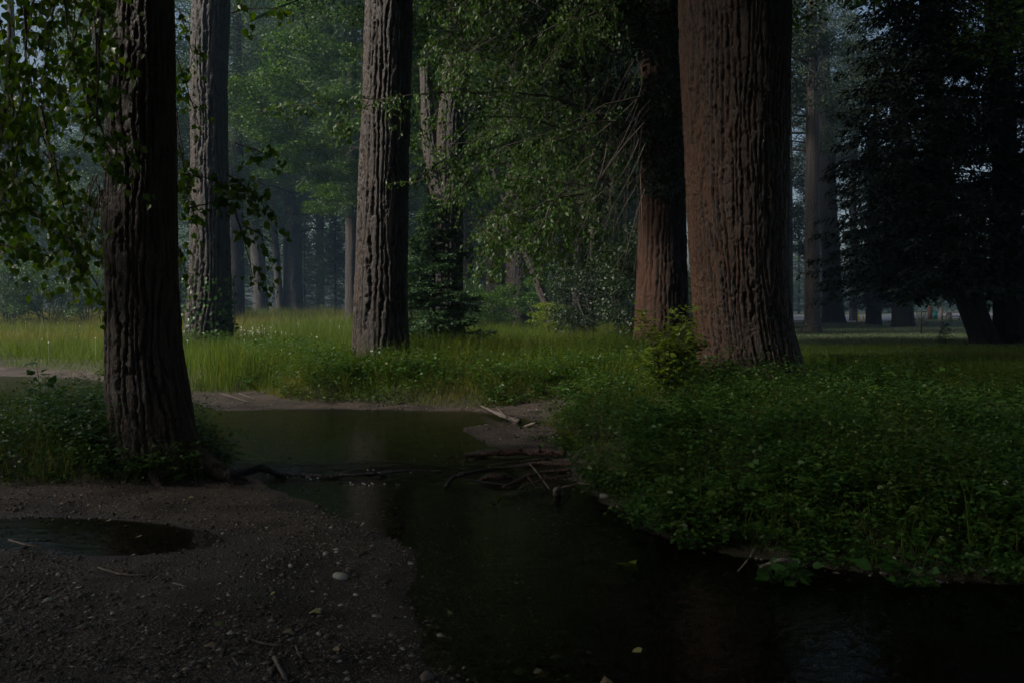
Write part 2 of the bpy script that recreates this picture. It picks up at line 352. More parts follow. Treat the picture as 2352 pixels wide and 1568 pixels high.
def height(X, Y, F_=None):
    X = np.asarray(X, float); Y = np.asarray(Y, float)
    sw, sv, sm = fields(X, Y) if F_ is None else F_
    wob = (fbm(X * 1.1, Y * 1.1, 5, 3) - .5)
    dry = np.clip(-sw, 0, 1.5) * 0.06 + wob * .05 * smooth(0, .6, -sw)
    wetz = -0.004 - 0.025 * smooth(0, .35, sw) - 0.09 * smooth(.2, 1.5, sw) - .03 * (fbm(X * 3, Y * 3, 8, 3) - .3) * smooth(0, .3, sw)
    z = np.where(sw > 0, wetz, dry) + level(X, Y) * (Y < 40)
    z = z + 0.20 * smooth(0, 1.0, sv) + 0.18 * smooth(0, .8, sm)
    far = smooth(.0, 4, sv)
    s = X / np.maximum(Y, 4.0)
    mead = 1 - smooth(-.05, .22, s)
    z = z + far * (mead * (0.05 + 0.012 * np.clip(Y - 24, 0, 90)) + (1 - mead) * 0.009 * np.clip(Y - 90, 0, 80))
    z = z + .34 * (fbm(X * .75, Y * .75, 27, 2) - .42) * smooth(.25, 1.2, sv) * smooth(.0, .08, s) * (1 - smooth(14, 18, Y))
    z = z + far * .14 * (fbm(X * .35, Y * .35, 21, 2) - .5) * (1 - smooth(.2, .3, s) * smooth(28, 36, Y))
    z = z + .38 * smooth(.425, .465, s) * smooth(58, 86, Y)
    m8 = np.hypot((X - gx(1915, 75)) / 3.5, (Y - 75) / 4); z = z + .35 * np.exp(-m8 * m8)
    return z
sA = np.concatenate([-np.geomspace(1.4, .66, 16)[:-1], np.linspace(-.66, .66, 270), np.geomspace(.66, 1.4, 16)[1:]])
yA = np.concatenate([np.linspace(-40, 2, 24)[:-1], np.geomspace(2, 3.4, 20)[:-1], np.geomspace(3.4, 17, 205)[:-1], np.geomspace(17, 45, 70)[:-1], np.geomspace(45, 290, 50)])
SS, YY = np.meshgrid(sA, yA); XX = SS * np.sqrt(YY * YY + 9.0)
X, Y = XX.ravel(), YY.ravel(); FF = fields(X, Y); Z = height(X, Y, FF)
nr, nc = SS.shape; i = np.arange(nr - 1)[:, None] * nc; j = np.arange(nc - 1)[None]
Q = np.stack([i + j, i + j + 1, i + nc + j + 1, i + nc + j], -1).reshape(-1, 4)
vegA = np.maximum(smooth(0, .35, FF[1] + .25 * (fbm(X * 4, Y * 4, 4, 2) - .5)), smooth(0.05, .3, FF[2]))
wetA = smooth(-.22, .02, np.maximum(FF[0], sdf(np.stack([X, Y], 1), P_WET)) + .1 * (fbm(X * 3, Y * 3, 6, 2) - .5))
tag(obj('ground', mesh('ground', np.stack([X, Y, Z], 1), quads=Q, attrs={'veg': vegA, 'wet': wetA}, smooth_=True), M['ground']), kind='structure')

# water surface of the stream
sw_ = np.linspace(-.70, .80, 170); yw = np.concatenate([np.geomspace(2.2, 8.6, 80)[:-1], np.linspace(8.6, 10.2, 60)[:-1], np.geomspace(10.2, 36, 70)])
SS, YY = np.meshgrid(sw_, yw); XX = SS * np.sqrt(YY * YY + 9); X, Y = XX.ravel(), YY.ravel()
rif = np.exp(-((Y - RIF_Y - .05) / .42) ** 2) * smooth(-4.2, -3.0, X) * (1 - smooth(.0, .9, X))
Z = level(X, Y) + rif * .035 * (fbm(X * 5, Y * 9, 31, 3) - .5) * 2 - rif * .008
nr, nc = SS.shape; i = np.arange(nr - 1)[:, None] * nc; j = np.arange(nc - 1)[None]
Q = np.stack([i + j, i + j + 1, i + nc + j + 1, i + nc + j], -1).reshape(-1, 4)
tag(obj('water', mesh('water', np.stack([X, Y, Z], 1), quads=Q, attrs={'tint': rif}, smooth_=True), M['water']), kind='structure')

# paved road beyond the lawn
def road():
    ys = np.linspace(97, 150, 12); xs = np.linspace(14, 92, 14)
    A, B = np.meshgrid(xs, ys); X, Y = A.ravel() + (B.ravel() - 97) * .12, B.ravel(); Z = height(X, Y) + .03
    k = np.arange(11)[:, None] * 14 + np.arange(13)[None]; k = k.ravel()
    me = mesh('road', np.stack([X, Y, Z], 1), quads=np.stack([k, k + 1, k + 15, k + 14], 1), smooth_=True)
    tag(obj('road', me, plain_mat('grey_asphalt', (.09, .09, .10), .55, .2, 3)), kind='structure')
    g = Geo(); y0 = 96.9
    for x in np.arange(14, 92, 3.0): g.box((x + 1.5, y0, float(height([x + 1.5], [y0])[0]) + .05), (2.97, .16, .16))
    tag(obj('kerb', g.me('kerb'), plain_mat('pale_kerb', (.32, .31, .29), .8)), kind='structure')
road()

# ------------------------------------------------------------------ tree builders
def path_interp(pts, rad, s_rows):
    P = np.asarray(pts, float); L = np.concatenate([[0], np.cumsum(np.linalg.norm(np.diff(P, axis=0), axis=1))])
    # smooth the polyline by sampling a cubic through it
    out = np.stack([np.interp(s_rows, L, P[:, k]) for k in range(3)], 1)
    ker = np.ones(9) / 9
    if len(s_rows) > 30:
        for k in (0, 1):
            pad = np.pad(out[:, k], 4, mode='reflect', reflect_type='odd'); out[:, k] = np.convolve(pad, ker, 'valid')
    return out, np.interp(s_rows, L, np.broadcast_to(rad, len(P))), L[-1]
def trunk_me(name, pts, rad, nth, rows, cell=(.09, .4), depth=.03, seed=1, flare=.25, flare_h=.5, lobes=5, crack=.6):
    C, R, _ = path_interp(pts, rad, rows); k = len(rows)
    th = np.arange(nth) / nth * 2 * math.pi; TH, S = np.meshgrid(th, rows)
    R0 = float(np.median(R)); ncell = max(8, 2 * int(round(math.pi * R0 / cell[0])))
    a = TH / (2 * math.pi) * ncell; b = S / cell[1]; q = S / cell[0]
    a2 = (a + 1.5 * (vnoise(a * .5, q * .05, seed + 2, per=ncell // 2) - .5) + .9 * (vnoise(a, q * .13, seed + 3, per=ncell) - .5)
          + .34 * (vnoise(a * 2, q * .55, seed + 4, per=ncell * 2) - .5) + .30 * (vnoise(a * 4, q * 1.7, seed + 5, per=ncell * 4) - .5))
    kf = np.floor(a2); k_ = np.mod(kf, ncell); tri = 1 - np.abs((a2 - kf) * 2 - 1)
    fine = fbm(a * 3, q * .55, seed + 11, 4, per=ncell * 3)
    h = smooth(.22, .44, tri + .34 * (fine - .5))
    merge = smooth(.68, .80, vnoise(a, q * .22, seed + 15, per=ncell)); h = np.maximum(h, merge * .8)      # ridges that grow together
    cp = b * (.7 + .7 * hsh(k_, k_ * 0, seed + 6)) + 7 * hsh(k_, k_ * 0, seed + 8) + .35 * (vnoise(a * 2, q * .8, seed + 9, per=ncell * 2) - .5) + .5 * (tri - .5) * (hsh(k_, np.floor(b), seed + 14) - .5)
    cr = np.abs(cp - np.floor(cp) - .5) * 2 * cell[1]
    h = h * (1 - crack * (1 - smooth(.004, .035, cr)) * (hsh(k_, np.floor(cp), seed + 12) < .8))
    plate = hsh(k_, np.floor(cp + .5), seed + 13)
    h2 = h * (.62 + .38 * plate + .26 * (fine - .5))
    lob = 1 + flare * np.exp(-S / flare_h) * (.75 + .5 * np.cos(lobes * TH + seed) + .3 * np.cos((lobes - 2) * TH + 2.1 * seed))
    lump = 1 + .05 * (fbm(TH / (2 * math.pi) * 4, S * .7, seed + 30, 2, per=4) - .5)
    RR = R[:, None] * lob * lump + depth * (h2 - .75)
    V = np.stack([C[:, :1] + RR * np.cos(TH), C[:, 1:2] + RR * np.sin(TH), np.repeat(C[:, 2:], nth, 1)], -1).reshape(-1, 3)
    i = np.arange(k - 1)[:, None] * nth; j = np.arange(nth)[None]; j2 = (j + 1) % nth
    Q = np.stack([i + j, i + j2, i + nth + j2, i + nth + j], -1).reshape(-1, 4)
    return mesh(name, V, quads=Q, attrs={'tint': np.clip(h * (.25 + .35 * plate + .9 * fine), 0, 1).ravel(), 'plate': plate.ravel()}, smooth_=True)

def crown_me(name, n=14000, blobs=24, leaf=.020, seed=0, flat=1.0):
    r = np.random.default_rng(seed); G = Geo()
    c = []
    while len(c) < blobs:
        q = r.uniform(-1, 1, 3)
        if np.hypot(q[0], q[1]) < .78 and abs(q[2]) < .85 and np.linalg.norm(q) < .95: c.append(q)
    c = np.array(c); rad = r.uniform(.20, .40, blobs)
    b = r.choice(blobs, n, p=rad ** 2 / (rad ** 2).sum())
    d = rvec(n, r); rr = r.uniform(0, 1, n) ** .45
    P = c[b] + d * (rad[b] * rr)[:, None] * np.array([1, 1, .62]); P[:, 2] -= .10 * rr * (1 - np.abs(d[:, 2])) * rad[b]
    D = rvec(n, r) * .8 + d * .35 + np.array([0, 0, -.55]); Nn = rvec(n, r) * .7 + np.array([0, 0, .6]) + d * .3
    L = leaf * r.uniform(.7, 1.35, n)
    V, T = leaf_arrays(P, D, Nn, L, L * .72); G.add(V, T)
    for q in c:                                        # thin limbs that carry the clumps
        p0 = np.array([0, 0, min(q[2] - .35, .2)]); m = (p0 + q) / 2 + r.normal(0, .05, 3) + np.array([0, 0, -.04])
        G.tube([p0, m, q], [.014, .009, .003], 4, cap=False)
    return G.me(name)
CROWNS = [crown_me('crown', 15000, 26, .026, s) for s in (1, 2, 3, 4)]
CROWNS_S = [crown_me('crown', 5200, 22, .052, s) for s in (5, 6)]; SMALL = {}
for c in CROWNS: pass
def mat_copy(me, mat):
    c = me.copy(); c.materials.clear(); c.materials.append(mat); return c
CR = {}
for c in CROWNS + CROWNS_S: c.materials.append(None)
def crown_pick(mat, sx, r): return (CROWNS_S[r.integers(2)], M[mat]) if sx < 4.0 else (CROWNS[r.integers(4)], M[mat])
for key in ('leaf_mid', 'leaf_far', 'leaf_dark'): CR[key] = [(c, M[key]) for c in CROWNS]

def spruce_me(name, H=20., R=3.4, z0=2.0, dz=.36, per=7, needle=.13, droop=.32, seed=0, hang=.5, step=.16):
    r = np.random.default_rng(seed); P = []; D = []; Lr = []; G = Geo()
    z = z0
    while z < H * .985:
        t = (z - z0) / (H - z0); L0 = R * (1 - t) ** .85 + .06
        for b in range(per):
            az = r.uniform(0, 6.283); L = L0 * r.uniform(.7, 1.12); zz = z + r.uniform(-.5, .5) * dz
            o = np.array([math.cos(az), math.sin(az), 0]); side = np.array([-o[1], o[0], 0])
            ts = np.linspace(0, 1, 7); dr = droop * L * r.uniform(.8, 1.25)
            pts = np.stack([o[0] * L * ts, o[1] * L * ts, zz + .10 * L * ts - dr * ts ** 1.7 + .05 * L * ts ** 5], 1)
            if L > .5: G.tube(pts, np.linspace(.012 * L + .004, .003, 7), 3, cap=False)
            m = max(3, int(L / step)); tt = r.uniform(.12, 1.0, m * 2)
            base = np.stack([np.interp(tt, ts, pts[:, k]) for k in range(3)], 1)
            sg = np.where(r.uniform(size=len(tt)) < .5, -1, 1); bl = np.minimum(.34 * L, .55) * (1.15 - tt) + needle
            k = 5; f = np.linspace(.1, 1, k)
            dirv = unit(side[None] * sg[:, None] + o[None] * .75 + r.normal(0, .2, (len(tt), 3)))
            q = base[:, None] + dirv[:, None] * (bl[:, None] * f[None])[:, :, None]
            q[:, :, 2] -= hang * (bl[:, None] * f[None] ** 1.5) * .6
            P.append(q.reshape(-1, 3)); dd = np.repeat(dirv[:, None], k, 1).copy(); dd[:, :, 2] -= hang * .8; dd += r.normal(0, .35, dd.shape)
            D.append(dd.reshape(-1, 3))
            q2 = base + r.normal(0, .02, base.shape); P.append(q2); D.append(o[None] + r.normal(0, .4, base.shape))
        z += dz * (1 - .45 * t)
    P = np.concatenate(P); D = np.concatenate(D); n = len(P)
    L = needle * r.uniform(.7, 1.4, n); V, T = leaf_arrays(P, D, rvec(n, r) * .5 + np.array([0, 0, .8]), L, L * .45)
    G.add(V, T)
    return G.me(name)

def far_trunk(h, r, lean=(0, 0), seed=1, nth=40, nrow=60, depth=.03, cell=(.14, .7), flare=.35):
    pts = [(0, 0, -.3), (lean[0] * .25, lean[1] * .25, h * .25), (lean[0] * .6, lean[1] * .6, h * .6), (lean[0], lean[1], h)]
    rows = np.concatenate([np.linspace(0, min(9, h * .6), nrow), np.linspace(min(9, h * .6), h, 10)[1:]])
    return trunk_me('trunk', pts, [r * 1.12, r, r * .85, r * .3], nth, rows, cell, depth, seed, flare, r * 1.2)
def branches_me(h0, h1, n, reach, seed, r0=.10, base=(0, 0), lean=(0, 0), H=18.0):
    r = np.random.default_rng(seed); out = []
    for i in range(n):
        G = Geo(); z = r.uniform(h0, h1); az = r.uniform(0, 6.283); L = reach * r.uniform(.6, 1.1)
        fx, fy = lean[0] * z / H, lean[1] * z / H
        o = np.array([math.cos(az), math.sin(az), 0]); t = np.linspace(0, 1, 7)
        pts = np.array([fx, fy, z]) + o * (L * t)[:, None] + np.stack([r.normal(0, .05 * L, 7) * t, r.normal(0, .05 * L, 7) * t, L * (.35 * t - .25 * t * t) + r.normal(0, .03 * L, 7) * t], 1)
        G.tube(pts, np.linspace(r0, r0 * .2, 7), 5, cap=False)
        for k in range(3):
            s = r.uniform(.35, .9); p = np.array([np.interp(s, t, pts[:, q]) for q in range(3)]); d = unit(o + r.normal(0, .7, 3)) * L * .35
            G.tube([p, p + d * .5 + np.array([0, 0, .05]), p + d], [r0 * .35, r0 * .2, r0 * .08], 4, cap=False)
        out.append(G.me('branch', True))
    return out
def broadleaf(name, label, u, Y, r, H, crowns, mat='leaf_mid', bark='bark_far', group=None, lean=(0, 0), seed=1, X=None, dz=0.0, nth=40, nrow=60, limbs=5, cell=(.14, .7), depth=.03, tr=None, limb_h=None):
    X = gx(u, Y) if X is None else X
    z = float(height([X], [Y])[0]) + dz
    t = thing(name, label, 'tree', (X, Y, z), group)
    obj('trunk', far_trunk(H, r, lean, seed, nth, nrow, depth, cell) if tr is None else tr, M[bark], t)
    if limbs:
        lh = limb_h or (H * .3, H * .75)
        for b_ in branches_me(lh[0], lh[1], limbs, H * .2, seed + 5, r * .22, lean=lean, H=H): obj('branch', b_, M[bark], t)
    rr = np.random.default_rng(seed + 77)
    for (cx, cyy, cz, sx, sz) in crowns:
        c = obj('crown', crown_pick(mat, sx, rr), None, t); c.location = (cx, cyy, cz); c.scale = (sx, sx, sz); c.rotation_euler = (0, 0, rr.uniform(0, 6.28))
    return t

# ------------------------------------------------------------------ the big trunks near the stream
def zb(X, Y): return float(height([X], [Y])[0])
def big_tree(name, label, prof, Y, zlow, bark, nth, dzrow, zvis, H, cell, depth, seed, flare, crowns, cmat='leaf_mid', limbs=(9, 16, 6, 5.), lobes=5, flare_h=.5, crack=.6):
    """prof: list of (v, u_left, u_right) of the silhouette, turned into a centre line at distance Y"""
    pr = sorted(prof, key=lambda q: -q[0]); X0 = gx((pr[0][1] + pr[0][2]) / 2, Y); z0 = zb(X0, Y)
    pts = []; rad = []
    for v, a, b in pr:
        pts.append((gx((a + b) / 2, Y) - X0, 0, gz(v, Y) - z0)); rad.append((b - a) / 2 / F * Y)
    pts.insert(0, (pts[0][0], 0, -.25)); rad.insert(0, rad[0] * 1.02)
    top = np.array(pts[-1]); d = np.array(pts[-1]) - np.array(pts[-3]); d = d / d[2]
    pts.append(tuple(top + d * (H * .6 - top[2]) * .6 + np.array([0, 0, (H * .6 - top[2]) * .4]))); rad.append(rad[-1] * .8)
    pts.append((pts[-1][0] + .3, .2, H)); rad.append(rad[-1] * .3)
    sv = zvis - z0 + .3; rows = np.concatenate([np.arange(0, sv, dzrow), np.linspace(sv, H + .2, 14)])
    t = thing(name, label, 'tree', (X0, Y, z0))
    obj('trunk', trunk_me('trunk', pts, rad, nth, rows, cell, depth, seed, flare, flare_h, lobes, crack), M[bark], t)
    for b_ in branches_me(limbs[0], limbs[1], limbs[2], limbs[3], seed + 3, .13, lean=(pts[-2][0], 0), H=H): obj('branch', b_, M[bark], t)
    r = np.random.default_rng(seed)
    for (cx, cyy, cz, sx, sz) in crowns:
        c = obj('crown', CR[cmat][r.integers(4)], None, t); c.location = (cx, cyy, cz); c.scale = (sx, sx, sz); c.rotation_euler = (0, 0, r.uniform(0, 6.28))
    return t

T1 = big_tree('cottonwood_tree', 'dark furrowed trunk left of the stream with heart-shaped leaves hanging beside it',
    [(1040, 262, 448), (1000, 262, 438), (900, 250, 428), (800, 246, 412), (700, 247, 408), (600, 246, 404), (450, 246, 401), (250, 251, 398), (0, 262, 395)],
    9.0, 0, 'bark_dark', 184, .019, 5.3, 20, (.07, .36), .045, 3, .20, [(0, 0, 11, 5.5, 4), (-3, 1, 14, 5, 4.5), (2.5, -1.5, 15, 5, 4)], limbs=(7.5, 14, 6, 4.5))
T2 = big_tree('cottonwood_tree', 'grey-brown furrowed trunk with ivy-like leaves round its foot beside the bright meadow',
    [(815, 424, 535), (760, 426, 531), (700, 432, 529), (600, 438, 527), (450, 441, 524), (300, 440, 521), (200, 438, 520), (100, 441, 523), (0, 444, 527)],
    28.0, 0, 'bark_grey', 130, .045, 12.0, 27, (.13, 1.6), .09, 5, .12, [(1, 1, 16, 5.5, 4.5), (-3, 2, 19, 5.5, 5), (3, 3, 20, 5, 5)], limbs=(11.5, 20, 6, 5), crack=.25)
T3 = big_tree('cottonwood_tree', 'tall central trunk with long deep vertical bark ridges on the far bank',
    [(875, 806, 958), (840, 810, 944), (780, 812, 938), (700, 814, 935), (600, 818, 935), (450, 823, 937), (250, 832, 941), (0, 841, 947)],
    17.5, 0, 'bark_grey', 164, .030, 8.2, 25, (.10, 1.8), .075, 8, .2, [(0, 0, 13, 5.5, 3.5), (-3, 2, 16, 5.5, 4.5), (3, -2, 17, 5, 5)], limbs=(8.5, 17, 6, 5), flare_h=.35, crack=.2)
T4 = big_tree('cottonwood_tree', 'grey trunk with a forked side stem rising behind the young spruce',
    [(800, 985, 1066), (700, 988, 1064), (600, 994, 1062), (450, 998, 1066), (300, 1004, 1072), (150, 1018, 1078), (0, 1030, 1084)],
    26.0, 0, 'bark_grey', 110, .045, 11.2, 26, (.13, .8), .075, 12, .1, [(2, 0, 12.5, 5, 4), (-2, 3, 17, 5.5, 4.5), (3, 2, 19, 5, 5)], limbs=(10.5, 19, 6, 5), crack=.4)
sst = np.array([(gx(1022, 26) - T4.location.x, -.1, gz(470, 26) - T4.location.z), (gx(1000, 26) - T4.location.x, -.1, gz(400, 26) - T4.location.z), (gx(984, 26) - T4.location.x, .1, gz(310, 26) - T4.location.z), (gx(975, 26) - T4.location.x, .3, gz(150, 26) - T4.location.z)])
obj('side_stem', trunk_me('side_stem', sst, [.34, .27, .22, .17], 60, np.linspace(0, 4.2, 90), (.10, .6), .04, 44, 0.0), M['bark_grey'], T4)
T5 = big_tree('cottonwood_tree', 'orange-brown trunk standing just behind the thickest trunk on the right',
    [(815, 1452, 1590), (760, 1458, 1584), (700, 1460, 1580), (600, 1464, 1577), (450, 1468, 1574), (250, 1470, 1570), (0, 1474, 1566)],
    24.0, 0, 'bark_orange', 140, .04, 10.4, 27, (.11, .4), .065, 15, .15, [(1, 0, 13, 6, 4), (-3, -1, 17, 6, 5), (4, 1, 18, 5.5, 5), (7, 5, 16, 6, 4), (11, 8, 19, 6, 5), (6, 11, 20, 6, 5)], limbs=(9, 18, 7, 6))  # last crowns added to the right and behind, to shade the lawn side
T6 = big_tree('cottonwood_tree', 'thickest trunk in view, brown plated bark, standing on the right bank',
    [(915, 1626, 1872), (880, 1618, 1848), (820, 1606, 1832), (760, 1598, 1818), (700, 1592, 1812), (600, 1586, 1808), (450, 1578, 1808), (250, 1570, 1810), (0, 1562, 1813)],
    14.0, 0, 'bark_red', 290, .024, 6.9, 27, (.075, .34), .048, 21, .22, [(0, 0, 11.5, 6, 3.8), (-4, -2, 14, 6, 4.5), (4, -1, 15, 6.5, 5), (0, -4, 16, 6, 4)], limbs=(8, 17, 7, 6), lobes=4, flare_h=.45, crack=.6)


def roots(T, specs, mat, seed):
    r = np.random.default_rng(seed)
    for (a, r_in, L, r0) in specs:
        t = np.linspace(0, 1, 9); ang = a + .35 * (r.uniform() - .5) * t; rad = r_in * .55 + L * t
        x = np.cos(ang) * rad; y = np.sin(ang) * rad; z = height(x + T.location.x, y + T.location.y) - T.location.z
        zz = z + r0 * 2.2 * (1 - t) ** 2.2 + r0 * .25 * (1 - t) - .02 * t; zz[0] += r0 * 1.2; zz[-1] -= .06
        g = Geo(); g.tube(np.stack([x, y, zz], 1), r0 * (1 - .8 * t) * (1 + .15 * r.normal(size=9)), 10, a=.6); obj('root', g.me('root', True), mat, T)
roots(T1, [(-.25, .4, 1.1, .13), (-1.2, .4, .6, .11), (-2.4, .4, .5, .10)], M['bark_dark'], 1)
roots(T3, [(-2.2, .6, .8, .15), (-.6, .6, .9, .16), (-1.4, .6, .5, .12)], M['bark_grey'], 2)
roots(T6, [(-.45, .8, .9, .15), (-1.3, .8, .6, .13), (-2.3, .8, .6, .13)], M['bark_red'], 3)
# ------------------------------------------------------------------ leafy boughs
class Spray:
    def __init__(s, seed): s.r = np.random.default_rng(seed); s.GS = []; s.P = []; s.D = []; s.N = []; s.L = []
    def bough(s, p0, p1, sag, r0, twigs, tlen, nleaf, leaf, hang=.9, mid=None, wig=.05, lstart=.15):
        r = s.r; p0 = np.asarray(p0, float); p1 = np.asarray(p1, float); t = np.linspace(0, 1, 9); ln = np.linalg.norm(p1 - p0)
        c = (p0 + p1) / 2 + np.array([0, 0, sag]) if mid is None else np.asarray(mid, float) * 2 - (p0 + p1) / 2
        pts = ((1 - t) ** 2)[:, None] * p0 + (2 * t * (1 - t))[:, None] * c + (t ** 2)[:, None] * p1
        pts += r.normal(0, wig * ln * .35, (9, 3)) * (t * (1 - t) * 2)[:, None]
        s.G = Geo(); s.GS.append(s.G); s.G.tube(pts, np.linspace(r0, max(.0025, r0 * .18), 9), 5, a=.5, cap=False)
        tg = unit(np.gradient(pts, axis=0))
        for k in range(twigs):
            q = r.uniform(lstart, 1.0); b = np.array([np.interp(q, t, pts[:, i]) for i in range(3)]); g = np.array([np.interp(q, t, tg[:, i]) for i in range(3)])
            d = unit(g * .5 + rvec(1, r)[0] * 1.2 + np.array([0, 0, -.2])); L = tlen * r.uniform(.5, 1.25) * (1.15 - .4 * q)
            tt = np.linspace(0, 1, 5); tw = b + d * (L * tt)[:, None] + np.array([0, 0, -1.0]) * (L * .38 * tt ** 2)[:, None] + r.normal(0, .03 * L, (5, 3)) * tt[:, None]
            s.G.tube(tw, np.linspace(max(.004, r0 * .25), .0015, 5), 3, a=.5, cap=False)
            m = max(2, int(nleaf * r.uniform(.6, 1.3))); a = r.uniform(.12, 1.0, m)
            P = np.stack([np.interp(a, tt, tw[:, i]) for i in range(3)], 1) + r.normal(0, leaf * .45, (m, 3))
            D = rvec(m, r) * .75 + d * .3 + np.array([0, 0, -hang]); Nn = rvec(m, r) + np.array([0, -.3, .35])
            s.P.append(P); s.D.append(D); s.N.append(Nn); s.L.append(leaf * r.uniform(.65, 1.25, m))
    def arrays(s): return np.concatenate(s.P), np.concatenate(s.D), np.concatenate(s.N), np.concatenate(s.L)
def pt(u, v, Y): return np.array([gx(u, Y), Y, gz(v, Y)])

def leaf_object_mesh(name, mat):
    V, T = leaf_arrays(np.zeros((1, 3)), np.array([[0, 0, -1.]]), np.array([[0, -1., 0]]), 1.0, .86, near=True)
    me = mesh(name, V, T); me.materials.append(mat); return me
def place_leaves(me, P, D, Nn, L, parent, name='leaf'):
    D = unit(D); S = unit(np.cross(D, Nn)); U = np.cross(S, D); off = np.array(parent.location)
    for k in range(len(P)):
        o = bpy.data.objects.new(name, me); COL.objects.link(o); o.parent = parent
        # local axes of the blade: length -Z, normal -Y, side = D x N
        Mx = Matrix.Identity(4); sX = np.cross(-D[k] * -1, U[k]); l = float(L[k])
        zc = -D[k]; yc = -U[k]; xc = np.cross(yc, zc)
        for i_ in range(3):
            Mx[i_][0] = xc[i_] * l; Mx[i_][1] = yc[i_] * l; Mx[i_][2] = zc[i_] * l; Mx[i_][3] = float(P[k][i_] - off[i_])
        o.matrix_local = Mx

# hanging boughs of the left tree
sp = Spray(5); r = sp.r
sp.bough(pt(230, -40, 8.2), pt(190, 340, 8.0), 0, .028, 14, .45, 14, .075, mid=pt(212, 160, 8.1))
sp.bough(pt(212, 215, 8.1), pt(262, 400, 8.0), 0, .016, 10, .4, 14, .075)
for k in range(64):
    Yk = r.uniform(6.6, 10.5); u0 = r.uniform(-170, 235); v0 = r.uniform(-330, 330)
    if 120 < u0 < 240 and 60 < v0 < 330: u0 -= 130
    u1 = u0 + r.uniform(-90, 70); v1 = v0 + r.uniform(160, 330)
    if u1 < 0: v1 = min(v1, 600)
    u1 = min(u1, 238); v1 = min(v1, 500 + .70 * max(u1, 0))
    sp.bough(pt(u0, v0, Yk), pt(u1, v1, Yk + r.uniform(-.6, .6)), .10, .014, 7, .42, 10, .076)
for (u0, v0, u1, v1, Yk, n) in [(-60, 480, 120, 600, 8.6, 9), (60, 470, 225, 655, 9.2, 11), (-40, 560, 70, 590, 8.0, 6), (130, 500, 238, 690, 8.6, 10), (100, 350, 240, 560, 9.6, 12), (-100, 360, 90, 500, 7.6, 11)]:
    sp.bough(pt(u0, v0, Yk), pt(u1, v1, Yk), .08, .014, n, .36, 12, .076)
for (u0, v0, u1, v1, Yk, n) in [(405, 250, 440, 520, 9.8, 8), (410, 330, 470, 600, 9.6, 9), (400, 120, 470, 330, 9.8, 9), (420, 400, 560, 440, 9.4, 9), (430, 480, 600, 450, 9.2, 9), (520, 400, 640, 500, 9.3, 8),
        (540, 480, 585, 655, 9.2, 6), (540, 330, 660, 380, 9.6, 7), (530, 30, 640, 20, 8.6, 5), (410, 20, 450, 160, 9.6, 7), (400, 540, 430, 640, 9.8, 5), (560, 520, 655, 580, 9.4, 5)]:
    sp.bough(pt(u0, v0, Yk), pt(u1, v1, Yk), .05, .010, n, .26, 7, .076)
P_, D_, N_, L_ = sp.arrays()
for g in sp.GS: obj('bough', g.me('bough', True, off=T1.location), M['twig'], T1)
dist = np.hypot(P_[:, 0], P_[:, 1]); uu = 1176 + F * P_[:, 0] / P_[:, 1]; vv = HZ - F * (P_[:, 2] - EYE) / P_[:, 1]
score = L_ / dist * ((uu > 5) & (uu < 2340) & (vv > 5)) * np.where((uu > 246) & (uu < 400) & (dist > 8.8), 0, 1)
order = np.argsort(-score); sel = order[:300]; rest = order[300:]
LEAF_ME = leaf_object_mesh('leaf', M['leaf_near'])
place_leaves(LEAF_ME, P_[sel], D_[sel], N_[sel], L_[sel], T1)
V, T = leaf_arrays(P_[rest] - np.array(T1.location), D_[rest], N_[rest], L_[rest], L_[rest] * .86, near=True)
tag(obj('foliage', mesh('foliage', V, T), M['leaf_near'], T1), kind='stuff')
# grey dead twigs curling beside the left trunk
G = Geo()
for k in range(12):
    a = pt(r.uniform(205, 246), r.uniform(400, 440), 8.9); b = pt(r.uniform(175, 245), r.uniform(520, 640), 8.7); m = (a + b) / 2 + np.array([r.uniform(-.16, .02), 0, .12])
    t = np.linspace(0, 1, 7)[:, None]; G.tube((1 - t) ** 2 * a + 2 * t * (1 - t) * m + t * t * b, np.linspace(.008, .002, 7), 4, a=.8, cap=False)
tag(obj('dead_twigs', G.me('dead_twigs', True, off=T1.location), M['pale_twig'], T1), kind='stuff')

# leafy boughs reaching left from the orange-brown tree
sp = Spray(9); r = sp.r
sp.bough(pt(1470, 330, 21), pt(1100, 215, 18), 0, .06, 34, .9, 24, .085, mid=pt(1300, 235, 20), wig=.02)
sp.bough(pt(1110, 216, 18), pt(765, 290, 16), 0, .025, 30, .6, 20, .085, mid=pt(915, 222, 17), wig=.02)
sp.bough(pt(1400, 420, 20), pt(945, 425, 17), 0, .045, 34, .7, 18, .085, mid=pt(1245, 320, 19), wig=.02)
sp.bough(pt(1400, 430, 20), pt(1140, 405, 18), 0, .03, 18, .6, 16, .085, mid=pt(1300, 362, 19), wig=.02)
sp.bough(pt(900, 225, 17), pt(620, 250, 15), .05, .016, 20, .5, 12, .085)
for k in range(46):
    Yk = r.uniform(16.5, 22.5); u0 = r.uniform(1200, 1490); v0 = r.uniform(-120, 470); u1 = u0 - r.uniform(80, 260); v1 = v0 + r.uniform(-70, 150)
    sp.bough(pt(u0, v0, Yk), pt(u1, v1, Yk - r.uniform(0, 2)), .35, .025, 16, .8, 22, .085)
for k in range(44):
    Yk = r.uniform(17, 22); u0 = r.uniform(1110, 1450); v0 = r.uniform(340, 560); u1 = u0 - r.uniform(20, 90); v1 = v0 + r.uniform(60, 140)
    sp.bough(pt(u0, v0, Yk), pt(max(u1, 1060), min(v1, 640), Yk - .5), .15, .012, 10, .5, 13, .085)
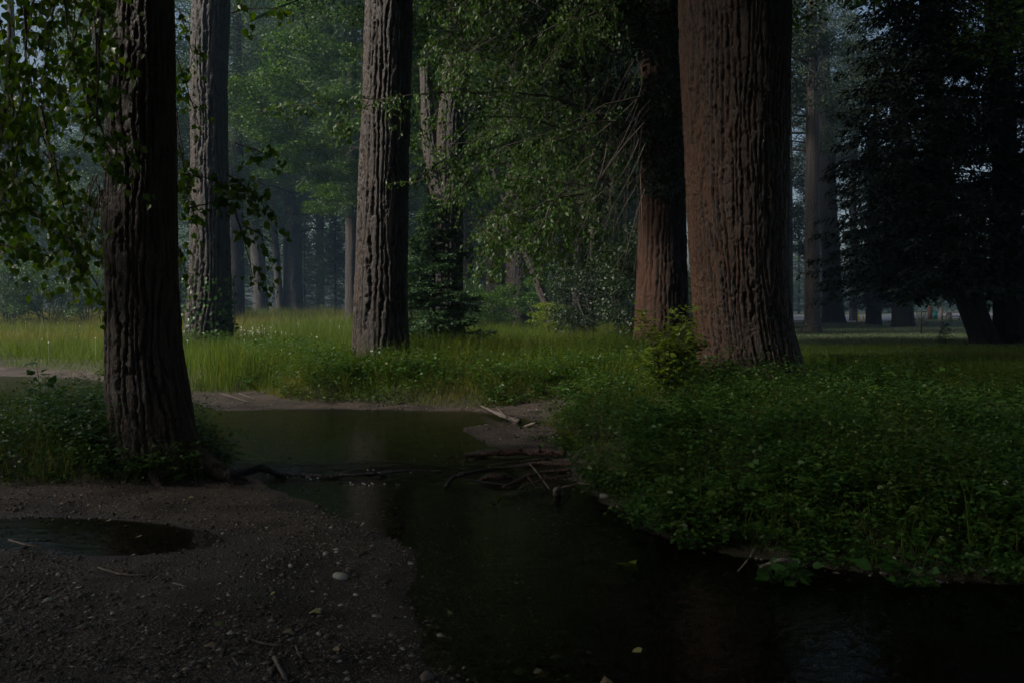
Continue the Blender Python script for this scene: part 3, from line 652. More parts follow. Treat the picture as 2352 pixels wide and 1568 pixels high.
for k in range(30):
    Yk = r.uniform(17, 22); u0 = r.uniform(960, 1120); v0 = r.uniform(-100, 120) if k < 18 else r.uniform(100, 430); 
    sp.bough(pt(u0 + 80, v0, Yk), pt(u0 - 30, v0 + r.uniform(40, 180), Yk - .5), .2, .015, 12, .6, 15, .085)
P_, D_, N_, L_ = sp.arrays()
for g in sp.GS: obj('bough', g.me('bough', True, off=T5.location), M['twig'], T5)
V, T = leaf_arrays(P_ - np.array(T5.location), D_, N_, L_, L_ * .55)
tag(obj('foliage', mesh('foliage', V, T), M['leaf_mid'], T5), kind='stuff')
G = Geo()
for k in range(90):
    Yk = r.uniform(17, 22.5); u0 = r.uniform(1330, 1500); v0 = r.uniform(120, 480); a = pt(u0, v0, Yk); b = pt(u0 - r.uniform(-25, 110), v0 + r.uniform(80, 210), Yk); m = (a + b) / 2 + r.normal(0, .22, 3)
    t = np.linspace(0, 1, 7)[:, None]; G.tube((1 - t) ** 2 * a + 2 * t * (1 - t) * m + t * t * b, np.linspace(.009, .004, 7), 3, a=.8, cap=False)
tag(obj('dead_twigs', G.me('dead_twigs', True, off=T5.location), M['pale_twig'], T5), kind='stuff')
# dark leaf mass between the two right-hand trunks' crowns
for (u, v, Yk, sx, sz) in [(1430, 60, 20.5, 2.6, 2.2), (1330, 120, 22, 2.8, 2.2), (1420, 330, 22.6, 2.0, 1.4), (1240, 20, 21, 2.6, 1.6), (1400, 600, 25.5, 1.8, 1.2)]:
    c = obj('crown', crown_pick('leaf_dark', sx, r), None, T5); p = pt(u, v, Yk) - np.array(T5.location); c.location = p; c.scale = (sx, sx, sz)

# ------------------------------------------------------------------ trees beyond
def tall(n0, seed, base=6., top=30., sp_=4.5, sx=6.0, sz=4.2, y=1.0):
    r = np.random.default_rng(seed); out = []
    for k in range(n0):
        f = k / max(1, n0 - 1); out.append((r.uniform(-sp_, sp_), r.uniform(-sp_, sp_) * y, base + (top - base) * f, sx * r.uniform(.8, 1.15) * (1 - .25 * f), sz * r.uniform(.85, 1.2)))
    return out
broadleaf('broadleaf_tree', 'hazy leaning trunk at the far edge of the meadow, left of a darker one', 602, 85, .62, 30, tall(7, 1, 10, 29), 'leaf_far', lean=(-2.2, 0), seed=3)
broadleaf('broadleaf_tree', 'hazy dark trunk with crooked side limbs at the far edge of the meadow', 672, 88, .9, 31, tall(7, 2, 12, 30), 'leaf_far', seed=4, limbs=8, limb_h=(7, 16))
broadleaf('broadleaf_tree', 'slim hazy stem leaning between two thicker trunks across the meadow', 645, 87, .35, 20, tall(2, 5, 14, 20), 'leaf_far', lean=(-1.5, 0), seed=6, limbs=3)
broadleaf('broadleaf_tree', 'pale straight trunk half hidden by the tall central trunk', 808, 58, .40, 26, tall(5, 7, 11, 25, 3.5, 4.5, 3.6), 'leaf_far', bark='bark_far', seed=8)
broadleaf('broadleaf_tree', 'trunk showing to the right of the young spruce', 1068, 62, .52, 27, tall(6, 9, 11, 26), 'leaf_mid', seed=10)
broadleaf('broadleaf_tree', 'dark upright trunk left of a stout pale trunk beyond the grass', 1138, 60, .62, 27, tall(6, 11, 10, 27), 'leaf_mid', bark='bark_dark', seed=12)
broadleaf('cottonwood_tree', 'stout pale furrowed trunk with a wide foot standing in the grass beyond the boughs', 1190, 48, .64, 26, tall(6, 13, 10, 25, 4), 'leaf_mid', bark='bark_grey', seed=14, nth=90, nrow=150, cell=(.13, .6), depth=.045)
broadleaf('broadleaf_tree', 'thin trunk leaning left above a yellowish bush', 1284, 42, .22, 9, [(-1.5, 0, 8, 2.6, 2)], 'leaf_mid', bark='bark_dark', lean=(-3.6, 0), seed=15, limbs=3)
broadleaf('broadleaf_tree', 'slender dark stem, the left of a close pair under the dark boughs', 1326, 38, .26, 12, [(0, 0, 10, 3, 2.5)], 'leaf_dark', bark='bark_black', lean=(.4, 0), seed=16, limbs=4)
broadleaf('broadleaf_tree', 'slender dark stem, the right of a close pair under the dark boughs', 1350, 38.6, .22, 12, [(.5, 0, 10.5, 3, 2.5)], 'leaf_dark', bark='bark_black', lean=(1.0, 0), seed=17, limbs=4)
broadleaf('broadleaf_tree', 'far pale trunk seen through a gap behind the close pair of stems', 1305, 80, .42, 27, tall(6, 18, 10, 27), 'leaf_far', seed=19)
broadleaf('broadleaf_tree', 'tree filling the background behind the hanging leaves at the left edge', 25, 62, .5, 24, tall(5, 20, 7, 16, 3), 'leaf_far', seed=21)
broadleaf('broadleaf_tree', 'tree whose foliage shows between the two left trunks', 345, 60, .45, 26, tall(7, 22, 6, 26, 3), 'leaf_far', seed=23)
broadleaf('broadleaf_tree', 'tree with pale fine foliage just right of the second trunk from the left', 545, 68, .5, 28, tall(7, 24, 11, 28, 3.5), 'leaf_far', seed=25)
broadleaf('broadleaf_tree', 'tree with low pale leafy boughs left of the tall central trunk', 765, 56, .3, 20, [(-1.5, 0, 8.8, 2.6, 1.9), (-1, 0, 13, 3.5, 2.6), (-2, 1, 17, 4, 3), (-1, 1, 21, 4, 3)], 'leaf_far', seed=26, X=gx(835, 56))
broadleaf('broadleaf_tree', 'background tree behind the forked grey trunk', 985, 72, .5, 28, tall(7, 27, 7, 28), 'leaf_mid', seed=28)
broadleaf('broadleaf_tree', 'background tree behind the dark arching boughs', 1400, 66, .5, 28, tall(7, 29, 6, 28), 'leaf_dark', seed=30)
broadleaf('broadleaf_tree', 'background tree closing the gap right of the stout pale trunk', 1245, 70, .4, 26, tall(6, 31, 5, 26), 'leaf_mid', seed=32)
T7 = broadleaf('conifer_tree', 'slim straight brown trunk standing alone on the lawn right of the thickest trunk', 1866, 57, .46, 26, [(0, 0, 16, 3.0, 3), (-1, 0, 20, 3.5, 3), (0, 0, 24, 3, 3)], 'leaf_dark', bark='bark_dark', seed=33, nth=70, nrow=110, cell=(.10, .3), depth=.03)
broadleaf('broadleaf_tree', 'thick dark trunk on a grassy mound behind the slim lawn trunk', 1914, 75, .75, 28, [(0, 0, 17, 5, 4), (2, 0, 22, 6, 4.5), (-3, 0, 27, 5, 4)], 'leaf_dark', bark='bark_black', seed=34, lean=(-1.0, 0))
for k, (u, Y, r_, H, base, lab) in enumerate([(480, 95, .5, 30, 5, 'far tree whose crown fills the gap right of the second trunk'), (735, 104, .5, 32, 6, 'far tree rising behind the misty gap'), (860, 98, .5, 31, 5, 'far tree behind the tall central trunk'), (1040, 100, .5, 31, 4, 'far tree behind the forked grey trunk and the young spruce'), (1130, 92, .5, 30, 4, 'far tree behind the dark upright trunk'),
        (265, 100, .4, 30, 5, 'far tree behind the near dark trunk'), (1330, 98, .5, 30, 4, 'far tree behind the close pair of stems'), (1480, 90, .5, 30, 4, 'far tree behind the orange-brown trunk'), (90, 96, .4, 14, 3, 'far tree low at the left beyond the pale bushes')]):
    broadleaf('broadleaf_tree', lab, u, Y, r_, H, tall(9, 300 + k, base, H, 6, 6.5, 4.4), 'leaf_far', seed=300 + k, limbs=3, nrow=30, nth=24)
broadleaf('broadleaf_tree', 'tree with sunlit fine leaves above the misty gap', 640, 46, .26, 17, [(-4.5, 0, 8.8, 2.6, 1.6), (-6.2, 0, 11.5, 3.0, 2.0), (-2.2, 1, 11.5, 3, 2), (-4, 1, 15, 3.6, 2.8), (-1.6, 2, 8.0, 2.2, 1.5), (-2.6, -2, 6.6, 1.6, .9)], 'leaf_mid', seed=350, X=gx(880, 46), limbs=4, nrow=40, nth=30, limb_h=(6, 12))
broadleaf('broadleaf_tree', 'tree with bright green leaves right behind the tall central trunk', 950, 34, .2, 15, [(1.0, 0, 8.6, 2.2, 2.0), (1.4, 0, 11.5, 2.6, 2.2), (-.5, 0, 12, 2.2, 2)], 'leaf_mid', seed=351, X=gx(915, 34), limbs=3, nrow=40, nth=30, limb_h=(6, 11))
# two black trunks at the right edge
def path_tree(name, label, prof, Y, bark, seed, crowns, H=24):
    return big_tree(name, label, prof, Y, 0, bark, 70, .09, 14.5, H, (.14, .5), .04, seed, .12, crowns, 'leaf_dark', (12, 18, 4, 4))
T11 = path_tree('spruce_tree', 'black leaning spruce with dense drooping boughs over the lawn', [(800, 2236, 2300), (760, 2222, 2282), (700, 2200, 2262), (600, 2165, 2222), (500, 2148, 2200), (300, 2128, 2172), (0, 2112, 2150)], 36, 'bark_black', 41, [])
path_tree('broadleaf_tree', 'black upright trunk at the right edge of the view', [(805, 2276, 2372), (760, 2284, 2362), (600, 2286, 2348), (300, 2280, 2332), (0, 2262, 2318)], 36.6, 'bark_black', 42, [(2, 0, 18, 5, 4), (3, 0, 23, 5, 4), (4, -2, 9, 3.5, 3)])

# spruces
SP_BIG = spruce_me('needles', 23, 3.9, 2.3, .46, 7, .16, .27, 2, .9, .17)
SP_MID = spruce_me('needles', 14, 2.6, .7, .40, 6, .17, .22, 3, .4, .22)
def spruce(name, label, u, Y, me, mat, H, sc=1.0, group=None, X=None, bark='bark_black', rz=0.0, r=.2):
    X = gx(u, Y) if X is None else X; z = zb(X, Y); t = thing(name, label, 'tree', (X, Y, z), group)
    obj('trunk', far_trunk(H * .97, r, seed=int(abs(u)) + 1, nth=24, nrow=30), M[bark], t)
    n = obj('crown', mat_copy(me, M[mat]) if len(me.materials) == 0 else me, None, t); n.scale = (sc, sc, sc); n.rotation_euler = (0, 0, rz)
    return t
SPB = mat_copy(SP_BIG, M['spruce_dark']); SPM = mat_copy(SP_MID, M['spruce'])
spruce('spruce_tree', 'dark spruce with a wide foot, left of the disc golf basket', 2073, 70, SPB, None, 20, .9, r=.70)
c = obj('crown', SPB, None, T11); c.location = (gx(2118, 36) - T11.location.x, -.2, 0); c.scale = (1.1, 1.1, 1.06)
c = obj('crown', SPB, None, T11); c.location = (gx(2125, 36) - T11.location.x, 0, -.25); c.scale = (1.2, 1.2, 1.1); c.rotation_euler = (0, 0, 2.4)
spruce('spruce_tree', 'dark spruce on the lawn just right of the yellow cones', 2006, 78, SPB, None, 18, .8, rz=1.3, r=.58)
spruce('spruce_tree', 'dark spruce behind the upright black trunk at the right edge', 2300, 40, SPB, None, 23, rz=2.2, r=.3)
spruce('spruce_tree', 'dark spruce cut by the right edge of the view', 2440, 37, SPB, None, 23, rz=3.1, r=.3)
broadleaf('broadleaf_tree', 'tree with speckled leaves against the sky just right of the thickest trunk', 1812, 92, .4, 32, tall(9, 370, 10, 31, 3.5, 4.2, 3.4), 'leaf_dark', seed=370, limbs=5)
broadleaf('broadleaf_tree', 'tree with thin leaves against the sky above the road', 1960, 105, .4, 32, tall(8, 371, 14, 33, 5, 5, 3.6), 'leaf_dark', seed=371, limbs=5)
for k, (u, Y, sc, lab) in enumerate([(905, 74, .62, 'small bluish spruce left of the tall central trunk, beyond the meadow'), (835, 84, .7, 'bluish spruce in the misty gap across the meadow'), (770, 92, .8, 'bluish spruce at the left side of the misty gap'), (700, 95, .7, 'dim spruce behind the dark limbed trunk'), (555, 80, .5, 'low spruce just right of the second trunk from the left'), (415, 50, .32, 'low dark spruce between the two left trunks'),
        (1835, 165, 1.5, 'hazy conifer across the road, left of the slim lawn trunk'), (1885, 172, 1.7, 'hazy conifer across the road, behind the slim lawn trunk'), (1960, 168, 1.4, 'hazy conifer across the road, behind the mound'), (2050, 175, 1.6, 'hazy conifer across the road, behind the cones'), (2160, 160, 1.5, 'hazy conifer beyond the trash can'), (2290, 150, 1.4, 'hazy conifer beyond the picnic tables'), (1790, 178, 1.6, 'hazy conifer across the road, half hidden by the thickest trunk')]):
    spruce('spruce_tree', lab, u, Y, SPM, None, 14 * sc, sc, rz=k * 1.1, r=.16 * sc)
ys = spruce_me('needles', 3.9, 1.55, .2, .19, 8, .085, .10, 7, .15, .05)
spruce('young_spruce', 'young spruce with layered boughs right of the tall central trunk', 996, 20.5, ys, 'spruce_young', 3.9, 1.0, r=.05)
ss = spruce_me('needles', .8, .34, .08, .11, 5, .045, .03, 8, .0, .07)
spruce('spruce_sapling', 'tiny spruce sapling in front of the disc golf basket', 2171, 36, ss, 'spruce', .75, 1.0, r=.012)

# bushes at the left edge of the meadow
def bush(name, label, u, Y, sx, sz, mat, stems=9, group=None):
    X = gx(u, Y); t = thing(name, label, 'bush', (X, Y, zb(X, Y)), group); r = np.random.default_rng(int(u) + 900)
    c = obj('foliage', crown_pick(mat, sx, r), None, t); c.location = (0, 0, sz * .95 + .3); c.scale = (sx, sx, sz); c.rotation_euler = (0, 0, r.uniform(0, 6))
    for k in range(stems):
        a = r.uniform(0, 6.28); d = np.array([math.cos(a), math.sin(a), 0]) * sx * .5; g = Geo(); g.tube([(0, 0, -.1) + d * .2, d * .5 + (0, 0, sz * .6), d + (0, 0, sz * 1.3)], [.035, .025, .01], 5)
        obj('stem', g.me('stem', True), M['twig'], t)
for (u, Y, sx, sz, lab) in [(20, 46, 2.4, 1.7, 'pale bush at the left edge of the meadow'), (110, 50, 2.6, 1.9, 'pale bush behind the tan grass, second from the left edge'), (205, 47, 2.2, 1.6, 'pale bush behind the tan grass just left of the near dark trunk'), (-60, 48, 2.6, 2.0, 'pale bush cut by the left edge of the view')]:
    bush('bush', lab, u, Y, sx, sz, 'leaf_far')
bush('bush', 'yellowish low bush at the foot of the thin leaning trunk', 1275, 38, 1.6, .7, 'shrub', 5)

for (u, Y, sx, sz, mat, lab) in [(1100, 40, 1.6, 1.0, 'leaf_mid', 'leafy bush behind the right side of the young spruce'), (1150, 44, 1.8, 1.2, 'leaf_mid', 'leafy bush left of the stout pale trunk'), (1245, 46, 1.8, 1.5, 'leaf_mid', 'leafy bush right of the stout pale trunk'), (1370, 34, 2.0, 1.6, 'leaf_dark', 'dark bush right of the close pair of stems'),
        (1430, 31, 1.7, 1.7, 'leaf_dark', 'dark bush against the left side of the orange-brown trunk'), (1330, 44, 2.2, 2.0, 'leaf_dark', 'dark bush behind the close pair of stems'), (1040, 44, 1.5, 1.3, 'leaf_mid', 'leafy bush behind the forked grey trunk'), (1610, 30, 1.4, 1.4, 'leaf_dark', 'dark bush in the gap behind the thickest trunk'), (900, 38, 1.3, .8, 'leaf_mid', 'leafy bush behind the foot of the tall central trunk')]:
    bush('bush', lab, u, Y, sx, sz, mat, 5)

# far wood that closes the view
def far_wood():
    r = np.random.default_rng(77); src = []
    for c in CROWNS[:2]:
        v = np.zeros(len(c.vertices) * 3, np.float32); c.vertices.foreach_get('co', v); src.append(v.reshape(-1, 3)[:15000 * 4].reshape(-1, 4, 3))
    Vs = []
    for k in range(150):
        Y = r.uniform(105, 200); u = r.uniform(-300, 1750) if k < 66 else r.uniform(1700, 2450); Y = Y if k < 66 else r.uniform(160, 205); X = gx(u, Y) * 1.0
        if k >= 90: Y = r.uniform(88, 112); u = r.uniform(-200, 1700) if k < 125 else r.uniform(850, 1560); X = gx(u, Y)
        if 150 < u < 240 and k < 90: continue
        q = src[k % 2][r.choice(15000, 720, replace=False)].copy(); cen = q.mean(1, keepdims=True); q = cen + (q - cen) * (2.4 if k < 90 else 1.45)
        a = r.uniform(0, 6.28); ca, sa = math.cos(a), math.sin(a); q = np.stack([q[..., 0] * ca - q[..., 1] * sa, q[..., 0] * sa + q[..., 1] * ca, q[..., 2]], -1)
        hmax = .22 * Y if u > 240 else .12 * Y
        if u > 1700: hmax = 13.0
        low = k >= 90; Vs.append(q * (np.array([5, 3.5, 2.6]) if low else np.array([9, 9, 6.5])) + np.array([X, Y, r.uniform(2.5, 5.5) if low else r.uniform(3, hmax)]))
    for k in range(70):
        Y = r.uniform(90, 122); u = r.uniform(260, 1020); X = gx(u, Y); q = src[k % 2][r.choice(15000, 560, replace=False)].copy(); cen = q.mean(1, keepdims=True); q = cen + (q - cen) * 1.5
        Vs.append(q * np.array([4.5, 3.5, 3.0]) + np.array([X, Y, r.uniform(3, 15)]))
    V = np.concatenate(Vs).reshape(-1, 3); n = len(V) // 4
    T = (np.arange(n)[:, None, None] * 4 + np.array([[0, 1, 2], [0, 2, 3]])[None]).reshape(-1, 3)
    o = obj('far_wood', mesh('far_wood', V, T), M['leaf_far']); tag(o, 'hazy mass of foliage closing the view beyond the meadow', 'wood', kind='stuff')
far_wood()

# out-of-view trees added so that their crowns shade the stream and banks
for k, (X, Y, H) in enumerate([(-8.5, -3, 22), (6.5, -5, 24), (0, -9, 24), (13, 4, 24), (-15, -10, 24), (12, -13, 24), (20, 14, 26), (22, -2, 24), (24, 30, 26), (-25, -3, 25), (-29, 5, 25), (-16, -4, 24), (1.5, -3, 24), (10, 9.5, 24), (15, 18.5, 26), (-5.8, 1.0, 24)]):
    broadleaf('cottonwood_tree', 'cottonwood tree added outside the frame beside the viewpoint to cast shade', 0, Y, .5, H, [(0, 0, 9.5, 6, 3.6), (2.5, 2.5, 13, 6, 4.5), (-2.5, -2, 16, 6, 4.5), (1, -3, 19, 5, 4)], 'leaf_mid', X=X, seed=200 + k, limbs=4, nth=16, nrow=12, group='added shade trees round the viewpoint')

# ------------------------------------------------------------------ grass and undergrowth
TRUNKS = [(o.location.x, o.location.y) for o in (T1, T2, T3, T4, T5, T6)]
TR_R = [.36, .7, .6, .55, .75, .95]
def not_in_trunk(X, Y):
    k = np.ones(len(X), bool)
    for (tx, ty), tr in zip(TRUNKS, TR_R): k &= np.hypot(X - tx, Y - ty) > tr
    return k
def blades(X, Y, Z, h, w, r, bend=.35, three=True, tint=None):
    n = len(X); az = r.uniform(0, 6.283, n); d = np.stack([np.cos(az), np.sin(az), np.zeros(n)], 1)
    fa = r.uniform(0, 6.283, n); s = np.stack([np.cos(fa), np.sin(fa) * .5, np.zeros(n)], 1)
    B = np.stack([X, Y, Z - .03], 1); up = np.array([0, 0, 1.]); b = r.uniform(.1, 1, n)[:, None] * bend
    h = h[:, None]; w = w[:, None]
    m = B + up * h * .58 + d * h * b * .35; t = B + up * h * (1 - .35 * b) + d * h * b
    if not three:
        V = np.stack([B - s * w * .5, B + s * w * .5, t], 1).reshape(-1, 3); return V, np.arange(len(V)).reshape(-1, 3), None if tint is None else np.repeat(tint, 3)
    V = np.stack([B - s * w * .5, B + s * w * .5, m + s * w * .38, m - s * w * .38, t], 1).reshape(-1, 3)
    T = (np.arange(n)[:, None, None] * 5 + np.array([[0, 1, 2], [0, 2, 3], [3, 2, 4]])[None]).reshape(-1, 3)
    return V, T, None if tint is None else np.repeat(tint, 5)
def grass():
    r = np.random.default_rng(3); n = 520000
    Y = np.exp(r.uniform(math.log(12.5), math.log(100), n)); s = r.uniform(-.63, .66, n); X = s * Y
    sw, sv, sm = fields(X, Y)
    ok = (sv > .04) & (sw < -.05) & not_in_trunk(X, Y)
    lawn = (s > .30) & (Y > 33 + 3 * (fbm(X * .3, Y * .3, 2, 2) - .5)); ok &= ~lawn
    herbz = (s > .05) & (Y < 15.5); ok &= ~(herbz & (r.uniform(size=n) > .22))
    ok &= r.uniform(size=n) < .25 + 1.1 * fbm(X * .9, Y * .9, 14, 3)
    X, Y, sv, s = X[ok], Y[ok], sv[ok], s[ok]; n = len(X); Z = height(X, Y)
    patch = fbm(X * .45, Y * .45, 9, 3)
    h = (.16 + .42 * smooth(0, .9, sv)) * (.15 + 1.7 * patch) * r.uniform(.5, 1.4, n) * (1 + .5 * smooth(30, 60, Y) * (s < 0)) * (1 - .68 * smooth(.20, .28, s) * smooth(15, 19, Y))
    w = .0045 + .00036 * Y * r.uniform(.6, 1.4, n)
    dry = smooth(.50, .72, fbm(X * .22 + 3, Y * .16, 19, 3) + .30 * smooth(32, 60, Y) * (s < -.3) + .1 * smooth(30, 60, Y)) * .62 + (r.uniform(size=n) < .05) * .5
    dry = np.clip(dry * r.uniform(.4, 1.2, n), 0, 1) * np.where(s > .1, .45, 1)
    nr_ = Y < 21; V, T, A = blades(X[nr_], Y[nr_], Z[nr_], h[nr_], w[nr_], r, bend=.6, tint=dry[nr_])
    f_ = ~nr_; V2, T2, A2 = blades(X[f_], Y[f_], Z[f_], h[f_], w[f_] * 1.25, r, bend=1.15, tint=dry[f_], three=False)
    V = np.concatenate([V, V2]); T = np.concatenate([T, T2 + len(A)]); A = np.concatenate([A, A2])
    tag(obj('tall_grass', mesh('tall_grass', V, T, attrs={'tint': A}), M['grass']), 'tall green and straw coloured grass of the meadow and banks', 'grass', kind='stuff')
    n = 42000; Y = np.exp(r.uniform(math.log(33), math.log(97), n)); s = r.uniform(.28, .64, n); X = s * Y
    k = (Y > 33) & ((s > .31) | (Y > 36)); X, Y = X[k], Y[k]; Z = height(X, Y); n = len(X)
    V, T, _ = blades(X, Y, Z, r.uniform(.06, .14, n), .012 + .0006 * Y, r, three=False)
    tag(obj('lawn_grass', mesh('lawn_grass', V, T), M['lawn']), 'short mown grass of the lawn on the right', 'grass', kind='stuff')
grass()
def herbs(X, Y, h, leaf, per, r, mat, name, label, spread=.14, tint=None):
    n = len(X); Z = height(X, Y); k = per
    t = r.uniform(.15, 1, (n, k)) ** .8; az = r.uniform(0, 6.283, (n, k)); rad = spread * r.uniform(.15, 1, (n, k)) * (.5 + .8 * (h / .3)[:, None])
    o = np.stack([np.cos(az), np.sin(az), np.zeros_like(az)], -1)
    P = np.stack([X, Y, Z], 1)[:, None] + o * rad[..., None]; P[..., 2] += h[:, None] * t - .25 * rad
    D = o + r.normal(0, .35, o.shape) + np.array([0, 0, .05]); Nn = np.array([0, 0, 1.]) + r.normal(0, .38, o.shape)
    L = leaf * r.uniform(.6, 1.3, (n, k)) * np.ones((n, k))
    V, T = leaf_arrays(P.reshape(-1, 3), D.reshape(-1, 3), Nn.reshape(-1, 3), L.ravel(), L.ravel() * .72)
    A = np.zeros(len(V)) if tint is None else np.repeat(np.repeat(tint, k), 4)
    return V, T, A
def undergrowth():
    r = np.random.default_rng(8); global TRUNKS
    Vs = []; Ts = []; As = []; off = 0
    def put(a):
        nonlocal off
        Vs.append(a[0]); Ts.append(a[1] + off); As.append(a[2]); off += len(a[0])
    # right bank
    n = 4200; Y = np.exp(r.uniform(math.log(5.3), math.log(17), n)); X = r.uniform(.02, .68, n) * Y
    sw, sv, sm = fields(X, Y); ok = (sv > .06 + .3 * fbm(X * 2.5, Y * 2.5, 46, 2)) & not_in_trunk(X, Y) & (r.uniform(size=n) < -.35 + 2.2 * fbm(X * 1.4, Y * 1.4, 44, 3)); X, Y, sv = X[ok], Y[ok], sv[ok]
    h = (.07 + .36 * smooth(.05, 1.0, sv)) * r.uniform(.5, 1.45, len(X)) * (.15 + 1.9 * fbm(X * 1.1, Y * 1.1, 12, 3) ** 1.3)
    put(herbs(X, Y, h, .036, 17, r, None, '', '', tint=smooth(.55, .75, fbm(X * .9, Y * .9, 33, 2)) * .8))
    # left mound
    n = 1800; Y = r.uniform(7.6, 14, n); X = -r.uniform(.28, .66, n) * Y
    sw, sv, sm = fields(X, Y); ok = (sm > .06) & not_in_trunk(X, Y); X, Y, sm = X[ok], Y[ok], sm[ok]
    h = (.10 + .34 * smooth(.0, .7, sm)) * r.uniform(.5, 1.35, len(X)); h = h * (1 - .7 * smooth(10.2, 11.2, Y) * (X / Y < -.46)); put(herbs(X, Y, h, .038, 15, r, None, '', '', tint=r.uniform(0, .3, len(X))))
    # far bank
    n = 3600; Y = r.uniform(14.5, 24, n); X = r.uniform(-.30, .16, n) * Y
    sw, sv, sm = fields(X, Y); ok = (sv > .12) & not_in_trunk(X, Y) & (r.uniform(size=n) < .1 + 1.5 * smooth(.4, .65, fbm(X * .8, Y * .8, 50, 2))); X, Y, sv = X[ok], Y[ok], sv[ok]
    h = (.10 + .5 * smooth(.0, 1.0, sv)) * r.uniform(.5, 1.3, len(X)); put(herbs(X, Y, h, .062, 15, r, None, '', '', spread=.2, tint=r.uniform(0, .5, len(X))))
    # round the right lawn edge and behind the thick trunk
    n = 1200; Y = r.uniform(15, 36, n); X = r.uniform(.28, .66, n) * Y; ok = r.uniform(size=n) < fbm(X * .4, Y * .4, 3, 2); X, Y = X[ok], Y[ok]
    put(herbs(X, Y, r.uniform(.06, .16, len(X)), .06, 12, r, None, '', '', spread=.2))
    def weeds(X, Y, h, leaf, stems, per):
        n = len(X); Z = height(X, Y); az = r.uniform(0, 6.283, (n, stems)); ln = h[:, None] * r.uniform(.6, 1.25, (n, stems)); out = r.uniform(.25, .85, (n, stems)) * ln
        t = np.linspace(.25, 1, per)[None, None]; o = np.stack([np.cos(az), np.sin(az), 0 * az], -1)
        P = np.stack([X, Y, Z], 1)[:, None, None] + o[:, :, None] * (out[..., None] * t ** 1.4)[..., None]; P[..., 2] += ln[..., None] * (t - .45 * t ** 3)
        side = np.stack([-np.sin(az), np.cos(az), 0 * az], -1)[:, :, None] * np.where(np.arange(per) % 2, 1, -1)[None, None, :, None]
        D = side + o[:, :, None] * .6 + r.normal(0, .3, P.shape); Nn = np.array([0, 0, 1.]) + r.normal(0, .35, P.shape)
        L = leaf * r.uniform(.6, 1.3, P.shape[:3]); V, T = leaf_arrays(P.reshape(-1, 3), D.reshape(-1, 3), Nn.reshape(-1, 3), L.ravel(), L.ravel() * .6)
        return V, T, np.repeat(np.repeat(r.uniform(0, .6, n) ** 2, stems * per), 4)
    n = 1250; Y = np.exp(r.uniform(math.log(5.3), math.log(16), n)); X = r.uniform(.02, .66, n) * Y; sw, sv, sm = fields(X, Y)
    ok = (sv > .05) & not_in_trunk(X, Y) & (r.uniform(size=n) < 2.6 * (fbm(X * .9, Y * .9, 91, 3) - .28)); X, Y, sv = X[ok], Y[ok], sv[ok]; put(weeds(X, Y, r.uniform(.25, .7, len(X)) * (.5 + .5 * smooth(0, .6, sv)) * np.where(r.uniform(size=len(X)) < .12, 1.7, 1), .040, 6, 14))
    # taller leafy clumps that break up the low carpet
    cc = []
    while len(cc) < 46:
        Yc = math.exp(r.uniform(math.log(5.8), math.log(15))); Xc = r.uniform(.03, .62) * Yc; f = fields(np.array([Xc]), np.array([Yc]))
        if f[1][0] > .12 and not_in_trunk(np.array([Xc]), np.array([Yc]))[0]: cc.append((Xc, Yc))
    while len(cc) < 78:
        Yc = r.uniform(15.1, 21); Xc = r.uniform(-.26, .16) * Yc; f = fields(np.array([Xc]), np.array([Yc]))
        if f[1][0] > .2: cc.append((Xc, Yc))
    for k, (Xc, Yc) in enumerate(cc):
        m = 10; R_ = r.uniform(.2, .5); d = r.normal(0, R_ * .6, (m, 2)); X = Xc + d[:, 0]; Y = Yc + d[:, 1]; hc = r.uniform(.7, 1.5) * (.55 if Yc < 7.5 else .85 if Yc < 15 else .75)
        X, Y = X[fields(X, Y)[1] > .0], Y[fields(X, Y)[1] > .0]
        if len(X): put(weeds(X, Y, hc * r.uniform(.6, 1.1, len(X)) * np.exp(-(np.hypot(X - Xc, Y - Yc) / (R_ * 1.8)) ** 2), r.choice([.034, .045, .06]) * (1 + .03 * Yc), 6, 12))
    n = 1600; Y = np.exp(r.uniform(math.log(5.3), math.log(13), n)); X = r.uniform(.02, .66, n) * Y; sv = fields(X, Y)[1]; ok = (sv > -.02) & (sv < .16) & (r.uniform(size=n) < 1.5 * fbm(X * 1.7, Y * 1.7, 98, 2) - .25); put(weeds(X[ok], Y[ok], r.uniform(.2, .5, ok.sum()), .045, 6, 10))
    n = 300; Y = r.uniform(7.8, 13, n); X = -r.uniform(.26, .64, n) * Y; sw, sv, sm = fields(X, Y); ok = (sm > .1) & not_in_trunk(X, Y); X, Y, sm = X[ok], Y[ok], sm[ok]
    hh = r.uniform(.3, .75, len(X)) * (.5 + .5 * smooth(0, .6, sm)) * np.where(X / Y < -.49, np.where(Y > 10.0, .25, .6), 1.25); put(weeds(X, Y, hh, .042, 6, 13))
    Y = r.uniform(8.6, 9.9, 70); X = gx(r.uniform(120, 262, 70), Y); put(weeds(X, Y, r.uniform(.55, 1.05, 70), .045, 6, 16))
    a_ = r.uniform(0, 6.283, 60); rr_ = r.uniform(.36, .75, 60); X = T1.location.x + np.cos(a_) * rr_; Y = T1.location.y + np.sin(a_) * rr_; put(weeds(X, Y, r.uniform(.25, .6, 60), .055, 6, 10))
    n = 620; Y = r.uniform(14.8, 24, n); X = r.uniform(-.30, .14, n) * Y; sw, sv, sm = fields(X, Y); ok = (sv > .15) & not_in_trunk(X, Y) & (r.uniform(size=n) < 3 * (fbm(X * .6, Y * .6, 95, 2) - .3)); X, Y = X[ok], Y[ok]; put(weeds(X, Y, r.uniform(.35, .85, len(X)), .075, 6, 10))
